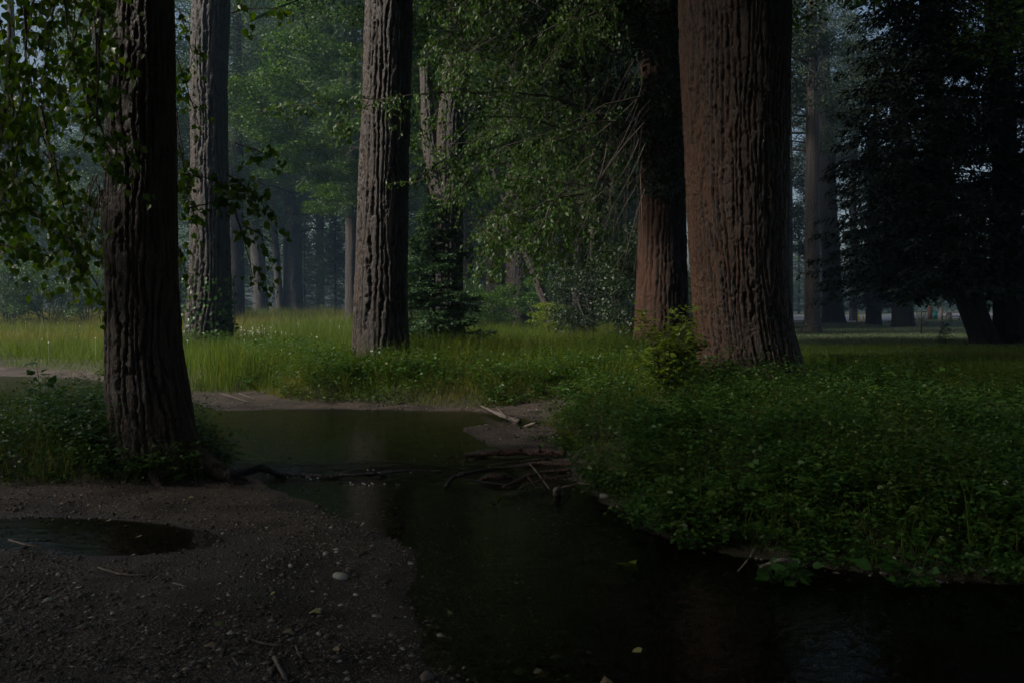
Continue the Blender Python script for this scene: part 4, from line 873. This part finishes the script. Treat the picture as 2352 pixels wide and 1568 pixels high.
    for (tx, ty), tr in zip(TRUNKS[1:], TR_R[1:]):
        a_ = r.uniform(-3.3, .2, 90); rr_ = tr + r.uniform(.05, .9, 90); put(weeds(tx + np.cos(a_) * rr_, ty + np.sin(a_) * rr_, r.uniform(.3, 1.0, 90), .08, 6, 10))
    tag(obj('undergrowth', mesh('undergrowth', np.concatenate(Vs), np.concatenate(Ts), attrs={'tint': np.concatenate(As)}), M['herb']), 'dense low leafy undergrowth covering both banks', 'undergrowth', kind='stuff')
    # grass blades among the herbs on the mound and right bank
    n = 15000; Y = np.concatenate([r.uniform(7.6, 14, n // 2), np.exp(r.uniform(math.log(5.5), math.log(14), n // 2))]); X = np.concatenate([-r.uniform(.25, .66, n // 2), r.uniform(.03, .66, n // 2)]) * Y
    sw, sv, sm = fields(X, Y); ok = ((sm > .02) | (sv > .02)) & (sw < -.03) & not_in_trunk(X, Y); X, Y = X[ok], Y[ok]; n = len(X)
    V, T, A = blades(X, Y, height(X, Y), r.uniform(.12, .5, n) * np.where(r.uniform(size=n) < .1, 1.6, 1), r.uniform(.004, .009, n), r, bend=.9, tint=(r.uniform(size=n) < .1) * .8)
    tag(obj('bank_grass', mesh('bank_grass', V, T, attrs={'tint': A}), M['grass']), 'long arching grass blades among the bank plants', 'grass', kind='stuff')
    # leaves climbing the foot of the second trunk
    n = 900; th = r.uniform(-2.6, .3, n); z = r.uniform(0, 1, n) ** 1.6 * 2.4; R = .80 + .04 * r.normal(size=n); keep = r.uniform(size=n) < .35 + .65 * smooth(-1.2, -.4, th - z * .15); th, z, R = th[keep], z[keep], R[keep]
    P = np.stack([R * np.cos(th), R * np.sin(th), z], 1); Nn = np.stack([np.cos(th), np.sin(th), .5 + 0 * th], 1) + r.normal(0, .3, P.shape)
    V, T = leaf_arrays(P, r.normal(0, .6, P.shape) + np.array([0, 0, -.5]), Nn, .13, .10)
    o = obj('climbing_leaves', mesh('climbing_leaves', V, T, attrs={'tint': np.zeros(len(V))}), M['herb'], T2); o['kind'] = 'stuff'
    # white flower heads in the meadow
    n = 75; Y = np.concatenate([r.uniform(27, 34, 40), r.uniform(20, 50, 35)]); X = np.concatenate([gx(r.normal(590, 38, 40), Y[:40]), r.uniform(-.56, -.1, 35) * Y[40:]])
    sw, sv, sm = fields(X, Y); k = (sv > .2) & (sw < -.1); X, Y = X[k], Y[k]; n = len(X)
    P = np.stack([X, Y, height(X, Y) + r.uniform(.3, .6, n)], 1); G = Geo()
    for p in P:
        a = np.linspace(0, 6.283, 8)[:-1] + r.uniform(0, 1); q = p + np.stack([np.cos(a) * .02, -.012 + 0 * a, np.sin(a) * .016], 1); G.add(np.concatenate([[p + (0, -.02, .004)], q]), [(0, i + 1, (i + 1) % 7 + 1) for i in range(7)])
        G.tube([p, p - (0, 0, .5)], .003, 3, cap=False)
    tag(obj('meadow_flowers', G.me('meadow_flowers'), M['flower']), 'tiny white flowers scattered in the meadow grass', 'flowers', kind='stuff')
undergrowth()

# yellow-green shrub against the thick trunk
def leafy_plant(name, label, cat, base, stems, h, spread, nleaf, leaf, mat, seed, parts=0, up=.5):
    r = np.random.default_rng(seed); t = thing(name, label, cat, base)
    P = []; D = []; Nn = []
    for k in range(stems):
        a = r.uniform(0, 6.283); d = np.array([math.cos(a), math.sin(a) * .7, 0]) * spread * r.uniform(.2, 1); hh = h * r.uniform(.55, 1.1)
        tt = np.linspace(0, 1, 6); pts = np.stack([d[0] * tt ** 1.3, d[1] * tt ** 1.3, hh * tt - .06], 1) + r.normal(0, .02, (6, 3)) * tt[:, None]
        g = Geo(); g.tube(pts, np.linspace(.008, .0025, 6), 4, a=.5, cap=False); obj('stem', g.me('stem', True), M['twig'], t)
        m = nleaf; s = r.uniform(.25, 1.0, m); p = np.stack([np.interp(s, tt, pts[:, i]) for i in range(3)], 1)
        az = r.uniform(0, 6.283, m); o = np.stack([np.cos(az), np.sin(az), 0 * az], 1); p = p + o * r.uniform(.0, .12, m)[:, None] * (h ** .5); P.append(p); D.append(o + np.array([0, 0, up - .3]) + r.normal(0, .3, o.shape)); Nn.append(np.array([0, -.25, 1.]) + r.normal(0, .35, o.shape))
    P = np.concatenate(P); D = np.concatenate(D); Nn = np.concatenate(Nn); L = leaf * r.uniform(.6, 1.3, len(P))
    o = np.argsort(-(L * (1 - .5 * P[:, 1]))); a, b = o[:parts], o[parts:]
    if parts:
        place_leaves(leaf_object_mesh('leaf', M[mat]), P[a] + np.array(base), D[a], Nn[a], L[a], t)
    if len(b):
        V, T = leaf_arrays(P[b], D[b], Nn[b], L[b], L[b] * .7, near=True); ob = obj('foliage', mesh('foliage', V, T), M[mat], t); ob['kind'] = 'stuff'
    return t
def onground(u, v, z=.25):
    X, Y = px(u, v, z); return (X, Y, zb(X, Y))
b0 = (gx(1535, 12.6), 12.6, zb(gx(1535, 12.6), 12.6))
leafy_plant('shrub', 'upright yellow-green shrub against the left side of the thickest trunk', 'shrub', b0, 24, 1.35, .55, 60, .085, 'shrub', 4, 260)
for k, (u, v, st, h, sp_, nl, lf, mat, lab) in enumerate([(1305, 1000, 14, .28, .28, 14, .055, 'shrub', 'bright green low plant at the bank edge beside the reddish log'),
        (1455, 1212, 3, .13, .05, 3, .10, 'shrub', 'small plant of two broad pale leaves at the water edge'), (1140, 1080, 4, .16, .08, 4, .07, 'shrub', 'small green plant growing among the driftwood'),
        (1490, 1120, 4, .32, .14, 4, .13, 'herb', 'broad-leaved plant at the edge of the right bank'), (1975, 985, 3, .42, .12, 4, .13, 'shrub', 'single plant with pale broad leaves above the dark undergrowth'),
        (1790, 1240, 8, .25, .2, 8, .085, 'herb', 'leafy plant overhanging the water below the thickest trunk'), (2080, 1250, 9, .25, .25, 8, .08, 'herb', 'leafy plant drooping over the water near the right corner'), (110, 1000, 3, .9, .2, 18, .10, 'herb', 'willowy plant with drooping narrow leaves before the left pool')]):
    leafy_plant('bank_plant', lab, 'plant', onground(u, v), st, h, sp_, nl, lf, mat, 60 + k, min(60, st * nl))
def daisy(label, u, v, zt):
    X, Y, Z = onground(u, v + 30); t = thing('daisy', label, 'flower', (X, Y, Z)); g = Geo(); g.tube([(0, 0, 0), (.02, 0, zt * .5), (0, -.01, zt)], .0025, 4); obj('stem', g.me('stem'), M['herb'], t)
    a = np.arange(13) / 13 * 6.283; P = np.zeros((13, 3)) + (0, -.012, zt); D = np.stack([np.cos(a), -.25 + 0 * a, np.sin(a)], 1); V, T = leaf_arrays(P, D, np.tile([0, -1., .2], (13, 1)), .022, .009)
    obj('petals', mesh('petals', V, T), M['flower'], t); g = Geo(); g.lathe([(0, .004), (.006, .002), (.007, 0), (0, -.002)], 8); o = obj('flower_centre', g.me('flower_centre'), plain_mat('yellow_centre', (.5, .35, .03)), t); o.location = (0, -.018, zt); o.rotation_euler = (1.57, 0, 0)
daisy('single white daisy at the right edge of the undergrowth', 2306, 1158, .3)
daisy('pale flower head on a long stem below the thickest trunk', 1737, 935, .45)

# ------------------------------------------------------------------ gravel, stones, driftwood, litter
def blob_me(name, sub, seed, flat=.55):
    import bmesh
    bm = bmesh.new(); bmesh.ops.create_icosphere(bm, subdivisions=sub, radius=1.0); me = bpy.data.meshes.new(name)
    r = np.random.default_rng(seed); k = r.normal(0, 1.1, (3, 3)); ph = r.uniform(0, 6, 3); e = np.array([1, r.uniform(.6, .9), flat * r.uniform(.8, 1.2)])
    for v in bm.verts:
        p = np.array(v.co); d = 1 + .13 * np.sin(k @ p * 1.5 + ph).sum(); v.co = p * d * e
    bm.to_mesh(me); bm.free(); me.polygons.foreach_set('use_smooth', np.ones(len(me.polygons), bool)); return me
def stone_mat(name, stops, rough=.7):
    m, nt, out = newmat(name); L = nt.links.new; g = N(nt, 'ShaderNodeNewGeometry'); r_ = ramp(nt, g.outputs['Random Per Island'], stops)
    tc = N(nt, 'ShaderNodeTexCoord'); n1 = N(nt, 'ShaderNodeTexNoise', i_Scale=45.0, i_Detail=4.0); L(tc.outputs['Object'], n1.inputs['Vector'])
    mm = N(nt, 'ShaderNodeMix'); mm.data_type = 'RGBA'; mm.blend_type = 'MULTIPLY'; mm.inputs[0].default_value = .5; L(r_.outputs[0], mm.inputs[6]); L(n1.outputs[0], mm.inputs[7])
    p = N(nt, 'ShaderNodeBsdfPrincipled'); p.inputs['Roughness'].default_value = rough; L(mm.outputs[2], p.inputs['Base Color']); L(p.outputs[0], out.inputs[0]); return m
M['pebble'] = stone_mat('pebbles', [(0, (.045, .032, .024)), (.5, (.10, .075, .057)), (.82, (.17, .14, .11)), (.96, (.34, .30, .26)), (1, (.55, .52, .48))])
M['stone_pale'] = plain_mat('pale_stone', (.40, .38, .34), .65, .25, 25, bump=.3)
M['stone_grey'] = plain_mat('grey_stone', (.13, .112, .095), .65, .35, 25, bump=.3)
def pebbles():
    r = np.random.default_rng(15)
    oc = np.array([(1, 0, 0), (0, 1, 0), (-1, 0, 0), (0, -1, 0), (0, 0, .6), (0, 0, -.6)], float); of = np.array([(0, 1, 4), (1, 2, 4), (2, 3, 4), (3, 0, 4), (1, 0, 5), (2, 1, 5), (3, 2, 5), (0, 3, 5)])
    n = 66000; Y = np.exp(r.uniform(math.log(3.8), math.log(15.5), n)); X = r.uniform(-.66, .62, n) * Y
    sw, sv, sm = fields(X, Y); clump = fbm(X * 1.6, Y * 1.6, 61, 3)
    ok = (sv < .1) & (sm < .12) & (sw < .8) & (r.uniform(size=n) < np.where(sw > 0, .4, .25 + 1.2 * smooth(.36, .6, clump)))
    X, Y, sw = X[ok], Y[ok], sw[ok]; n = len(X); Z = height(X, Y)
    sz = np.clip(r.lognormal(math.log(.0058), .5, n), .003, .024) * (1 + .02 * Y) * np.where(sw > 0, 1.3, 1); a = r.uniform(0, 6.283, n)
    J = 1 + r.normal(0, .18, (n, 6, 3)); V = oc[None] * J * sz[:, None, None]; V[..., 0] *= r.uniform(.9, 1.7, n)[:, None]
    ca, sa = np.cos(a)[:, None], np.sin(a)[:, None]; V = np.stack([V[..., 0] * ca - V[..., 1] * sa, V[..., 0] * sa + V[..., 1] * ca, V[..., 2]], -1) + np.stack([X, Y, Z + sz * .2], 1)[:, None]
    T = (np.arange(n)[:, None, None] * 6 + of[None]).reshape(-1, 3)
    tag(obj('gravel', mesh('gravel', V.reshape(-1, 3), T, smooth_=True), M['pebble']), 'small mixed pebbles of the gravel bar and stream bed', 'gravel', kind='stuff')
pebbles()
STONES = [blob_me('stone', 2, s) for s in (1, 2, 3, 4)]
ST_P = [mat_copy(m, M['stone_pale']) for m in STONES]; ST_G = [mat_copy(m, M['stone_grey']) for m in STONES]
def stone(label, u, v, r_, pale=True, group=None, k=0):
    X, Y = px(u, v, .02); o = obj('stone', (ST_P if pale else ST_G)[k % 4], None, None, (X, Y, zb(X, Y) + r_ * .25)); o.scale = (r_, r_, r_); o.rotation_euler = (0, 0, k * 1.7); tag(o, label, 'stone', group)
for k, (u, v, r_, pale, lab) in enumerate([(779, 1328, .048, True, 'largest pale stone on the gravel bar, with a flat top'), (749, 1277, .026, True, 'rounded pale stone up the bar from the largest one'), (773, 1270, .016, True, 'small pale stone right beside the rounded one'),
        (777, 1297, .013, True, 'small pale stone between the rounded stone and the largest'), (943, 1289, .02, True, 'pale stone at the water edge of the gravel bar'), (668, 1311, .022, True, 'pale stone next to a twig in the shallow puddle'),
        (982, 1549, .036, False, 'smooth grey stone at the bottom edge beside the stream'), (900, 1455, .022, False, 'grey stone low on the bar near the water'), (850, 1346, .018, False, 'flat grey stone right of the largest pale one'), (817, 1362, .016, True, 'small white stone below the largest pale one'),
        (735, 1402, .014, True, 'small pale stone above the yellowish fallen leaf'), (1386, 1136, .05, True, 'white stone at the foot of the right bank plants'), (1420, 1160, .03, False, 'grey stone below the white one at the right bank'), (860, 1410, .014, True, 'small pale stone at the end of a curled leaf'), (1000, 1040, .03, True, 'white stone breaking the water left of the reddish log'), (955, 1042, .03, True, 'pale flat stone breaking the water, left of another white one')]):
    stone(lab, u, v, r_, pale, None, k)
r = np.random.default_rng(91); n_ = 0
while n_ < 130:
    u, v = r.uniform(0, 1000), r.uniform(1290, 1562); X, Y = px(u, v, .02); f = fields(np.array([X]), np.array([Y]))
    if f[0][0] > -.02 or r.uniform() > .3 + u / 1100: continue
    stone('small grey-brown pebble lying among the gravel of the bar', u, v, r.uniform(.008, .017), r.uniform() < .06, 'larger pebbles on the gravel bar', n_); n_ += 1

def log(name, label, cat, pts, rad, mat, knobs=0, seed=0, n=9, zoff=0.0, subs=()):
    r = np.random.default_rng(seed); W_ = []
    for (u, v, z) in pts: X, Y = px(u, v, z); W_.append((X, Y, z))
    W_ = np.array(W_); L = np.concatenate([[0], np.cumsum(np.linalg.norm(np.diff(W_, axis=0), axis=1))]); m = max(8, min(40, int(L[-1] / .05)))
    s = np.linspace(0, L[-1], m); C = np.stack([np.interp(s, L, W_[:, i]) for i in range(3)], 1); R = np.interp(s, L, np.broadcast_to(rad, len(W_))) * (1 + .22 * (fbm(s * 9, s * 0 + seed, seed, 2) - .5) * 2)
    t = thing(name, label, cat, tuple(W_[0] * np.array([1, 1, 0]) + (0, 0, zb(W_[0][0], W_[0][1])))); off = np.array(t.location)
    g = Geo(); g.tube(C, R, n, a=.8); V = g.V[0]; V += (r.normal(0, 1, V.shape) * np.mean(R) * .16); obj('wood', g.me('wood', True, off), mat, t)
    for k in range(knobs):
        i = r.integers(1, m - 1); d = unit(np.array([r.normal(), r.normal() * .6, abs(r.normal()) + .2])); g = Geo(); g.tube([C[i], C[i] + d * R[i] * 1.3, C[i] + d * R[i] * 1.9], [R[i] * .6, R[i] * .45, R[i] * .2], 6, a=.8); obj('knot', g.me('knot', True, off), mat, t)
    for sb in subs:
        q = np.array([(*px(u, v, z), z) for (u, v, z) in sb]); g = Geo(); g.tube(q, np.linspace(R.mean() * .6, R.mean() * .2, len(q)), 6, a=.8); obj('stub', g.me('stub', True, off), mat, t)
    return t
log('driftwood_log', 'reddish knobbly log lying from the right bank into the stream', 'log', [(1070, 1043, .05), (1130, 1038, .10), (1200, 1036, .11), (1300, 1040, .12)], [.025, .042, .045, .04], M['wet_wood'], 5, 1)
log('driftwood_root', 'twisted root with short prongs at the edge of the right bank', 'root', [(1155, 1118, .05), (1180, 1108, .07), (1215, 1092, .10), (1260, 1082, .12), (1310, 1078, .14)], [.016, .022, .02, .022, .018], M['wet_wood'], 2, 2, subs=[[(1212, 1094, .10), (1222, 1105, .08), (1230, 1120, .03)], [(1245, 1086, .11), (1262, 1098, .08), (1272, 1108, .04)]])
log('driftwood_chunk', 'short reddish stub of wood rising from the water', 'log', [(1098, 1104, .02), (1125, 1092, .06), (1150, 1094, .05), (1175, 1100, .0)], [.015, .035, .03, .018], M['wet_wood'], 2, 3)
log('stump', 'grey broken stub standing in the water below the right bank', 'stump', [(1280, 1138, -.03), (1278, 1125, .06), (1284, 1118, .10)], [.03, .03, .018], M['pale_twig'], 0, 4)
log('driftwood_stick', 'black bent stick curving from the water to the log pile', 'stick', [(1022, 1122, -.02), (1040, 1095, .05), (1075, 1085, .08), (1150, 1074, .08), (1220, 1070, .10)], [.02, .022, .018, .016, .012], M['black_wood'], 2, 5)
log('driftwood_log', 'dark thin log among the driftwood, between the reddish log and the twisted root', 'log', [(1170, 1072, .06), (1240, 1062, .09), (1330, 1066, .12)], [.014, .02, .018], M['wet_wood'], 3, 15)
log('driftwood_branch', 'pale forked branch stranded on the far mud bank', 'branch', [(1105, 932, .14), (1150, 952, .12), (1192, 968, .05)], [.012, .03, .04], M['driftwood'], 0, 6, subs=[[(1165, 958, .12), (1140, 935, .22)], [(1180, 962, .1), (1192, 950, .18)]])
log('driftwood_stick', 'short pale stick in the water right of the forked branch', 'stick', [(1203, 980, .04), (1218, 974, .10), (1232, 970, .13)], [.012, .02, .014], M['driftwood'], 0, 7)
log('sunken_log', 'black wet log crossing the stream at the riffle', 'log', [(520, 1092, .10), (575, 1080, .07), (600, 1073, .09), (640, 1088, .03), (760, 1093, .02), (860, 1086, .035), (905, 1094, -.02)], [.05, .04, .032, .024, .018, .016, .01], M['black_wood'], 4, 8)
for k, (pts, rad, mat, lab) in enumerate([
        ([(1120, 1068, .06), (1180, 1060, .10), (1260, 1052, .13)], .010, 'black_wood', 'thin black stick lying under the reddish log'),
        ([(1195, 1120, .03), (1235, 1102, .08), (1300, 1090, .13)], .009, 'wet_wood', 'thin reddish stick below the twisted root'),
        ([(1215, 1062, .16), (1235, 1085, .12), (1262, 1122, .04)], .008, 'pale_twig', 'pale twig slanting across the driftwood pile'),
        ([(1060, 1098, .03), (1120, 1108, .03), (1190, 1114, .02)], .009, 'black_wood', 'thin dark stick floating left of the twisted root'),
        ([(1290, 1118, .08), (1330, 1108, .12), (1356, 1112, .14)], .007, 'pale_twig', 'pale twig at the bank right of the broken stub'),
        ([(870, 1088, .05), (940, 1078, .07), (1015, 1082, .05)], .010, 'black_wood', 'thin black stick caught at the riffle in midstream'),
        ([(225, 1302, .05), (270, 1316, .05), (300, 1319, .05), (350, 1318, .04)], .006, 'driftwood', 'long pale curved twig lying on the gravel below the dark pool'),
        ([(398, 1338, .05), (425, 1346, .06), (447, 1363, .05)], .006, 'driftwood', 'short curved twig right of the long pale one'),
        ([(20, 1239, .05), (60, 1250, .06), (95, 1255, .04)], .009, 'driftwood', 'whitish twig at the edge of the dark pool'),
        ([(630, 1508, .05), (640, 1530, .06), (658, 1560, .05)], .010, 'driftwood', 'bent twig at the bottom edge of the gravel'),
        ([(166, 1415, .05), (215, 1427, .05)], .009, 'pale_twig', 'thick brown twig among the gravel at lower left'),
        ([(565, 1465, .05), (610, 1478, .05), (640, 1480, .05)], .006, 'pale_twig', 'thin brown twig between two fallen leaves'),
        ([(679, 1482, .05), (686, 1500, .06), (694, 1510, .05)], .005, 'pale_twig', 'tiny curled twig right of the gravel centre'),
        ([(605, 1306, .05), (640, 1303, .06), (664, 1312, .05)], .006, 'wet_wood', 'reddish twig touching a pale stone in the puddle'),
        ([(535, 1511, .05), (548, 1528, .05)], .008, 'driftwood', 'short stub of a twig near the bottom edge'),
        ([(510, 903, .16), (535, 911, .15), (570, 922, .13)], .008, 'pale_twig', 'pale stick on the far mud bank, left of its twin'),
        ([(548, 902, .17), (585, 916, .14)], .008, 'pale_twig', 'pale stick on the far mud bank, right of its twin'),
        ([(1745, 1300, .10), (1800, 1282, .18), (1830, 1290, .12)], .010, 'driftwood', 'pale twig sticking out of the right bank over the water'),
        ([(1695, 1310, .02), (1718, 1285, .15), (1735, 1255, .2)], .006, 'pale_twig', 'thin forked twig dipping into the water on the right')]):
    log('twig', lab, 'twig', [(u, v, z) for u, v, z in pts], rad, M[mat], 0, 30 + k, 6)
M['fallen'] = plain_mat('yellowing_leaf', (.34, .32, .12), .6, .25, 40); M['fallen_brown'] = plain_mat('brown_leaf', (.30, .22, .13), .7, .3, 40); M['fallen_green'] = plain_mat('fallen_green_leaf', (.16, .22, .06), .6, .25, 40)
FL = {k: leaf_object_mesh('fallen_leaf', M[k]) for k in ('fallen', 'fallen_brown', 'fallen_green')}
for k, (u, v, s, m, lab) in enumerate([(721, 1414, .085, 'fallen', 'largest yellowish fallen leaf on the gravel bar'), (629, 1376, .07, 'fallen', 'yellow fallen leaf beside the puddle'), (869, 1410, .07, 'fallen_brown', 'curled brown leaf near the stream side of the bar'), (661, 1465, .07, 'fallen_brown', 'greyish brown leaf low on the gravel bar'),
        (777, 1493, .075, 'fallen_brown', 'tan fallen leaf near the bottom of the gravel bar'), (437, 1146, .06, 'fallen', 'pale yellow leaf below the left trunk'), (135, 1160, .07, 'fallen_brown', 'brown curled leaf under the left plants'), (254, 1189, .05, 'fallen', 'small pale leaf at the rim of the dark pool'), (499, 1453, .065, 'fallen_green', 'green fallen leaf on the gravel'),
        (479, 1511, .07, 'fallen_brown', 'tan crumpled leaf near the bottom left'), (1470, 1482, .06, 'fallen', 'pale leaf floating on the dark water'), (1230, 1532, .07, 'fallen_brown', 'brown leaf floating at the bottom edge of the stream'), (1395, 1562, .07, 'fallen_brown', 'reddish leaf at the bottom edge, right of the floating brown one'), (325, 1225, .05, 'fallen_brown', 'curled leaf floating on the dark left pool'), (1030, 1398, .04, 'fallen', 'small yellow leaf near the gravel in the shallows')]):
    X, Y = px(u, v, .02); o = obj('fallen_leaf', FL[m], None, None, (X, Y, max(zb(X, Y), .0 + float(level(np.array([X]), np.array([Y]))[0])) + .014)); o.scale = (s, s, s); o.rotation_euler = (1.45 - .25 * (k % 3), 0.2 * (k % 2), k * 2.1); tag(o, lab, 'leaf')
r = np.random.default_rng(17); n = 700; Yl = np.exp(r.uniform(math.log(3.9), math.log(14.5), n)); Xl = r.uniform(-.6, .3, n) * Yl; sw, sv, sm = fields(Xl, Yl); ok = (sw < .05) & (sv < .25) & (sm < .3); Xl, Yl = Xl[ok], Yl[ok]; n = len(Xl)
a_ = r.uniform(0, 6.283, n); Pl = np.stack([Xl, Yl, height(Xl, Yl) + .012], 1); L_ = r.uniform(.012, .04, n); V, T = leaf_arrays(Pl, np.stack([np.cos(a_), np.sin(a_), r.normal(0, .15, n)], 1), np.array([0, 0, 1.]) + r.normal(0, .3, (n, 3)), L_, L_ * r.uniform(.25, .7, n))
tag(obj('leaf_litter', mesh('leaf_litter', V, T), leaf_mat('leaf_litter', [(0, (.05, .03, .018)), (.6, (.12, .08, .045)), (1, (.30, .25, .13))], .1, .7)), 'small dead leaf scraps strewn over gravel and mud', 'leaf litter', kind='stuff')
# foam flecks at the riffle
r = np.random.default_rng(5); G = Geo()
for (u, v, n, su, sv_) in [(725, 1090, 12, 12, 3), (650, 1083, 10, 18, 3), (850, 1106, 16, 35, 2.5), (870, 1080, 8, 40, 2), (680, 1088, 6, 8, 2)]:
    for k in range(n):
        X, Y = px(u + r.normal() * su, v + r.normal() * sv_, .03); z = float(level(np.array([X]), np.array([Y]))[0]) + .012; s = r.uniform(.004, .013)
        G.lathe([(0, s * .5), (s * .8, s * .25), (s, 0), (0, -.01)], 6, (X, Y, z))
o = tag(obj('foam', G.me('foam', True), plain_mat('white_foam', (.6, .62, .64), .4, .1)), 'flecks of white foam where the water drops at the riffle', 'foam', kind='stuff')

# ------------------------------------------------------------------ things on the lawn
dk = plain_mat('dark_metal', (.03, .032, .035), .5, .2, metal=.6); wood_d = plain_mat('brown_stained_wood', (.10, .045, .025), .7, .3, 8); wood_g = plain_mat('weathered_wood', (.16, .13, .10), .8, .3, 8); yel = plain_mat('yellow_plastic', (.75, .48, .02), .5, .06); grn = plain_mat('green_plastic', (.01, .16, .12), .5, .1)
def at_ground(u, Y): X = gx(u, Y); return (X, Y, zb(X, Y))
t = thing('disc_golf_basket', 'disc golf basket on a pole standing on the lawn', 'basket', at_ground(2116, 52))
g = Geo(); g.tube([(0, 0, -.1), (0, 0, 1.36)], .03, 8); obj('pole', g.me('pole'), dk, t)
g = Geo(); g.lathe([(.05, 1.33), (.30, 1.33), (.30, 1.26), (.05, 1.26), (.05, 1.33)], 16); obj('top_band', g.me('top_band'), dk, t)
g = Geo(); g.lathe([(.33, .78), (.345, .78), (.345, .76), (.33, .76), (.33, .78)], 18); g.lathe([(.33, .58), (.345, .58), (.345, .56), (.02, .56), (.02, .575), (.33, .58)], 18)
for k in range(18): a = k / 18 * 6.283; g.tube([(.337 * math.cos(a), .337 * math.sin(a), .57), (.337 * math.cos(a), .337 * math.sin(a), .77)], .007, 4)
obj('tray', g.me('tray'), dk, t)
for k in range(12):
    a = k / 12 * 6.283; g = Geo(); g.tube([(.27 * math.cos(a), .27 * math.sin(a), 1.27), (.19 * math.cos(a), .19 * math.sin(a), 1.0), (.04 * math.cos(a), .04 * math.sin(a), .72)], .008, 4); obj('chain', g.me('chain'), dk, t)
for u, lab in ((1972, 'yellow cone on the road, left of its twin'), (1983, 'yellow cone on the road, right of its twin')):
    t = thing('traffic_cone', lab, 'cone', (gx(u, 100), 100, zb(gx(u, 100), 100) + .03), 'yellow cones on the road')
    g = Geo(); g.lathe([(0, .78), (.05, .77), (.08, .5), (.15, .06), (0, .06)], 14); obj('cone_body', g.me('cone_body', True), yel, t); g = Geo(); g.box((0, 0, .03), (.4, .4, .055)); obj('cone_base', g.me('cone_base'), yel, t)
def post(label, u, Y, w, h, mat, cap=True, name='post'):
    t = thing(name, label, 'post', at_ground(u, Y)); g = Geo(); g.box((0, 0, h / 2 - .1), (w, w, h + .2)); obj('shaft', g.me('shaft'), mat, t)
    if cap: g = Geo(); g.lathe([(w * .8, h), (w * .8, h + .05), (w * .4, h + .12), (0, h + .14)], 8); obj('cap', g.me('cap'), mat, t)
post('thin dark post at the kerb left of the cones', 1968, 96, .12, 1.25, dk)
post('grey wooden post right of the trash can', 2161, 84, .26, 1.1, wood_g); post('short wooden post left of the picnic table', 2181, 82, .28, .72, wood_g)
t = thing('notice_post', 'brown wooden notice post with a pale rounded top on the lawn', 'sign', at_ground(2136, 92)); g = Geo(); g.box((0, 0, .6), (.42, .22, 1.4)); obj('board', g.me('board'), wood_d, t); g = Geo(); g.lathe([(.2, 1.3), (.2, 1.45), (.12, 1.58), (0, 1.62)], 12); obj('top', g.me('top', True), wood_g, t)
t = thing('trash_can', 'green trash can right of the brown notice post', 'trash can', at_ground(2148, 93)); g = Geo(); g.lathe([(0, .05), (.22, .05), (.25, .75), (0, .76)], 16); obj('can_body', g.me('can_body', True), grn, t); g = Geo(); g.lathe([(.26, .74), (.27, .80), (.18, .9), (0, .93)], 16); obj('lid', g.me('lid', True), grn, t)
def picnic(label, u, Y, rz):
    t = thing('picnic_table', label, 'picnic table', at_ground(u, Y), 'picnic tables on the lawn', rz)
    for k in range(5): g = Geo(); g.box((0, -.32 + k * .16, .75), (1.9, .145, .045)); obj('tabletop_plank', g.me('tabletop_plank'), wood_g, t)
    for s in (-1, 1):
        g = Geo(); g.box((0, s * .68, .45), (1.9, .28, .045)); obj('bench', g.me('bench'), wood_g, t)
        g = Geo(); g.box((s * .7, 0, .40), (.07, 1.5, .09)); obj('cross_beam', g.me('cross_beam'), wood_g, t)
        for q in (-1, 1): g = Geo(); g.tube([(s * .7 + .06, q * .55, 0), (s * .7 + .06, q * .22, .73)], .045, 5); obj('leg', g.me('leg'), wood_g, t)
picnic('picnic table half hidden behind the thickest trunk', 1830, 54, .4); picnic('picnic table on the lawn right of the wooden posts', 2193, 84, .1); picnic('far picnic table left of the upright black trunk', 2273, 88, -.2)

# ------------------------------------------------------------------ haze
m, nt, out = newmat('pale_haze'); v = N(nt, 'ShaderNodeVolumePrincipled'); v.inputs['Color'].default_value = (.42, .68, 1.0, 1); v.inputs['Density'].default_value = .0008; v.inputs['Anisotropy'].default_value = .2; nt.links.new(v.outputs[0], out.inputs['Volume'])
g = Geo(); g.box((0, 125, 18), (830, 340, 42)); h_ = obj('haze', g.me('haze'), m); tag(h_, 'thin bluish evening haze over the whole scene', 'haze', kind='stuff')
